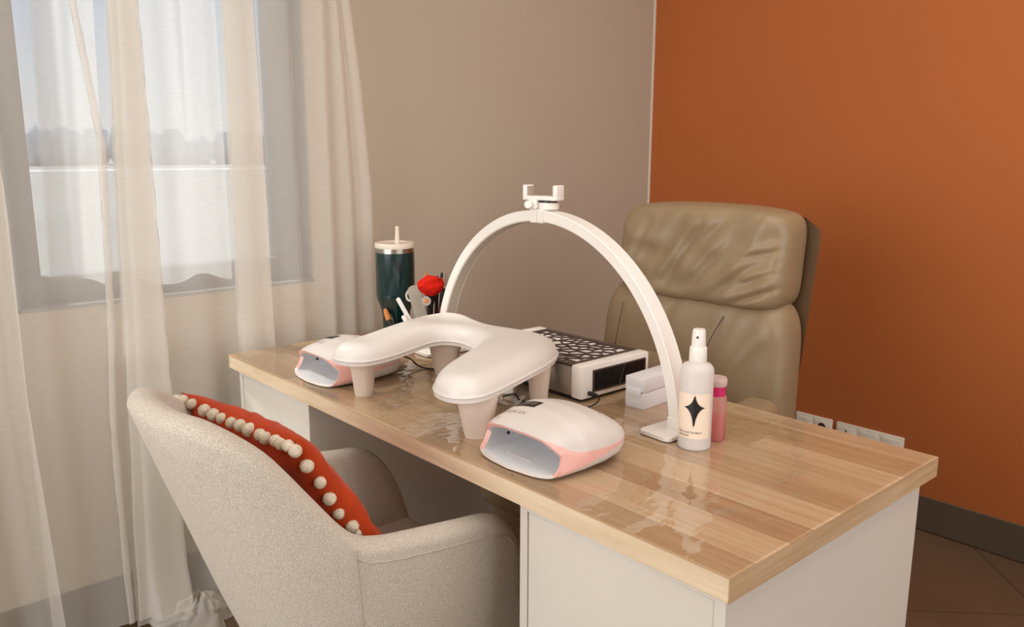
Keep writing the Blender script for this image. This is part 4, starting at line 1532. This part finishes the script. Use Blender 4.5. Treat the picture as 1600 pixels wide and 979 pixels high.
# ------------------------------------------------------------------ leather office chair
LC = empty('office_chair', (-.79, .85, 0), 0.03, 'olive brown padded leather office chair behind the desk', 'office chair')
def puff(nm, x0, x1, z0, z1, y0, th, m, wr=0.0, seed=0, corner=5.0, tilt=0.0, crown=0.0, nu=70, nv=56, parent=LC, taper=0.0, side=0.62, folds=None):
    """a stuffed leather cushion: front face at y0 (facing -y), thickness th"""
    b = NB()
    cx, cz, hx, hz = (x0 + x1) / 2, (z0 + z1) / 2, (x1 - x0) / 2, (z1 - z0) / 2
    def prof(a, c):
        e_ = max(0, 1 - abs(a) ** corner) * max(0, 1 - abs(c) ** corner)
        return e_ ** 0.38
    def pos(u, v, sd):
        a, c = 2 * u - 1, 2 * v - 1
        # redistribute samples towards the edges
        a = math.sin(a * PI / 2); c = math.sin(c * PI / 2)
        h = prof(a, c)
        # round the outline
        rx = 1 - 0.10 * abs(c) ** 6; rz = 1 - 0.06 * abs(a) ** 6
        x = a * hx * rx * (1 + taper * c); z = c * hz * rz + crown * (1 - a * a) * max(0, c) ** 3
        y = 0.0
        d = th * side * h
        if sd < 0:
            if wr:
                w_ = 0
                for (sx1, sz1, dxx, dzz, amp) in (folds or ()):
                    # diagonal crease: ridge line through (sx1,sz1) with direction (dxx,dzz)
                    L_ = math.hypot(dxx, dzz)
                    pu = ((a - sx1) * dxx + (c - sz1) * dzz) / L_
                    pv = (-(a - sx1) * dzz + (c - sz1) * dxx) / L_
                    if -0.1 < pu < L_ + 0.1:
                        en = math.sin(PI * min(1, max(0, (pu + .1) / (L_ + .2))))
                        w_ -= amp * en * (math.exp(-(pv / .045) ** 2) - 0.55 * math.exp(-((pv - .11) / .06) ** 2))
                asp = hx / hz
                al, ac = a * asp * 0.52 + c * 0.85, a * asp * 0.85 - c * 0.52      # along and across the drag folds
                w_ += wr * 0.35 * noise.noise(Vector((a * 2.2 + c * 1.2, c * 2.0 - a * 1.2, seed)))
                w_ += wr * 0.75 * (0.5 - abs(noise.noise(Vector((ac * 1.7, al * 0.55, seed + 5))))) * (0.4 + 0.6 * max(0, noise.noise(Vector((a * 1.5, c * 1.5, seed + 9))) + 0.4))
                w_ += wr * 0.30 * (0.5 - abs(noise.noise(Vector((ac * 4.2, al * 1.1, seed + 15)))))
                y = -(d + w_ * min(1, h * 1.3))
            else:
                y = -d
        else:
            y = th * (1 - side) * min(1, h * 1.6)
        return Vector((cx + x, y0 + th * side + y + tilt * (z + cz - z0), cz + z))
    grid(b, lambda u, v: pos(u, v, -1), nu, nv)
    grid(b, lambda u, v: pos(u, v, 1), nu, nv)
    bmesh.ops.remove_doubles(b, verts=b.verts[:], dist=2e-4)
    return finish(nm, b, m, parent, angle=75)
T = 0.10
FH = [(-.30, -.55, .42, 1.25, .012), (.02, -.60, .50, 1.1, .009), (.30, -.75, .45, .75, .010), (.15, .30, .25, .55, .006), (.55, -.85, .4, .35, .010), (.60, .05, .35, .22, .008), (-.75, -.2, .2, .8, .005), (.62, -.45, .3, .25, .007)]
puff('headrest_cushion', -.270, .264, .888, 1.150, .112, .140, M['leather'], .024, 1.3, 9.0, T, .010, folds=FH)
FB = [(.45, -.2, .35, .7, .008), (.62, -.6, .2, .5, .008), (-.2, .5, .1, .4, .004), (.30, -.75, .35, .35, .008)]
puff('back_cushion', -.325, .290, .43, .925, .075, .135, M['leather'], .017, 4.1, 7.0, T, 0.0, folds=FB, taper=-0.03)
puff('lumbar_cushion', -.255, .075, .44, .742, .048, .10, M['leather'], .008, 7.7, 7.0, T)
# stitched channels of the back cushion
b = NB(); tube(b, [(-.215, .105, .865), (-.215, .075, .75), (-.212, .068, .66), (-.205, .066, .56)], .0014, 6); finish('stitching', b, M['stitch'], LC)
b = NB(); tube(b, spline([(.115, .118, .87), (.095, .085, .80), (.07, .072, .70), (.065, .066, .60), (.066, .066, .50)], 6), .0014, 6)
finish('stitching', b, M['stitch'], LC)
b = NB()
def shellfn(u, v):
    a, c = 2 * u - 1, v
    w_ = .292 - .03 * (1 - c)
    z = .42 + .71 * c
    q_ = max(0, (c - .93) / .07)
    x = a * (w_ - .05 * (1 - math.sqrt(max(0, 1 - q_ * q_))))
    return Vector((x, .212 + T * (z - .43) + .012 * (1 - a * a), z))
grid(b, shellfn, 20, 24)
bmesh.ops.solidify(b, geom=b.faces[:], thickness=-0.035)
bmesh.ops.recalc_face_normals(b, faces=b.faces[:])
finish('back_shell', b, M['leatherdark'], LC, angle=50)
b = NB(); box(b, -.265, .275, -.43, .17, .385, .475, .035, 5); finish('seat_cushion', b, M['leather'], LC, angle=60)
b = NB(); box(b, -.23, .24, -.40, .15, .345, .392, .012, 3); finish('seat_pan', b, M['leatherdark'], LC, angle=60)
for sg, x0, x1 in ((-1, -.42, -.31), (1, .235, .335)):
    b = NB(); box(b, x0, x1, -.155, .06, .635, .698, .030, 5)
    for v in b.verts: v.co.z -= .03 * max(0, (-.02 - v.co.y) / .135) ** 2
    ap = finish('arm_pad', b, M['leather'], LC, angle=60)
    b = NB()
    xm = (x0 + x1) / 2
    tube(b, spline([(xm * .72, .02, .385), (xm * .95, .02, .39), (xm, .02, .44), (xm, .02, .63)], 6), .016, 12)
    finish('arm_post', b, M['black'], LC)
b = NB(); tube(b, [(0, -.03, .07), (0, -.03, .35)], .028, 20); finish('gas_column', b, M['black'], LC)
b = NB(); lathe(b, [(0, .055), (.05, .055), (.05, .10), (.03, .115), (0, .115)], c=(0, -.03, 0), n=24); finish('base_hub', b, M['black'], LC)
for k in range(5):
    a = 2 * PI * k / 5 + .3
    d = Vector((math.cos(a), math.sin(a), 0))
    b = NB(); tube(b, [Vector((0, -.03, .085)) + d * .03, Vector((0, -.03, .075)) + d * .28], [.022, .013], 10)
    lg = finish('base_arm', b, M['black'], LC)
    b = NB(); lathe(b, [(0, -.011), (.020, -.011), (.026, -.006), (.026, .006), (.020, .011), (0, .011)], n=20)
    o = finish('castor', b, M['dark'], lg)
    o.location = Vector((0, -.03, .0262)) + d * .28
    o.rotation_euler = (PI / 2, 0, a + 1.2)
    b = NB(); tube(b, [Vector((0, -.03, .045)) + d * .28, Vector((0, -.03, .075)) + d * .28], .008, 8)
    finish('castor_stem', b, M['black'], lg)

# ------------------------------------------------------------------ wall sockets
def plate(x0, x1, label, n, kind):
    r = empty('wall_socket', ((x0 + x1) / 2, YO, .273), 0, label, 'wall socket')
    w_ = (x1 - x0) / 2
    b = NB(); box(b, -w_, w_, -.011, 0, -.04, .04, .004, 3); finish('cover_plate', b, M['socket'], r)
    mw = 2 * w_ / n
    for k in range(n):
        cx = -w_ + mw * (k + .5)
        b = NB(); box(b, cx - mw * .42, cx + mw * .42, -.014, -.0105, -.028, .028, .0015, 2)
        md = finish('module', b, M['socket'], r)
        if kind == 'round':
            b = NB(); lathe(b, [(.0195, -.002), (.0195, .001), (.0175, .0012), (.0165, -.001), (.0165, -.002)], n=28)
            o = finish('socket_ring', b, M['trimwhite'], md); o.location = (cx, -.0145, .004); o.rotation_euler = (PI / 2, 0, 0)
            b = NB(); lathe(b, [(0, 0), (.0165, 0), (.0165, .001), (0, .001)], n=28)
            o = finish('socket_well', b, M['darkframe'] if k == 1 else M['socket'], md); o.location = (cx, -.0141, .004); o.rotation_euler = (PI / 2, 0, 0)
        elif k == 0:
            b = NB(); box(b, cx - .002, cx + .002, -.0147, -.0135, .004, .018); finish('indicator_slot', b, M['dark'], md)
plate(-1.006, -.858, 'white double round wall socket low on the terracotta wall by the office chair', 2, 'round')
plate(-.842, -.592, 'white triple switch plate low on the terracotta wall', 3, 'flat')
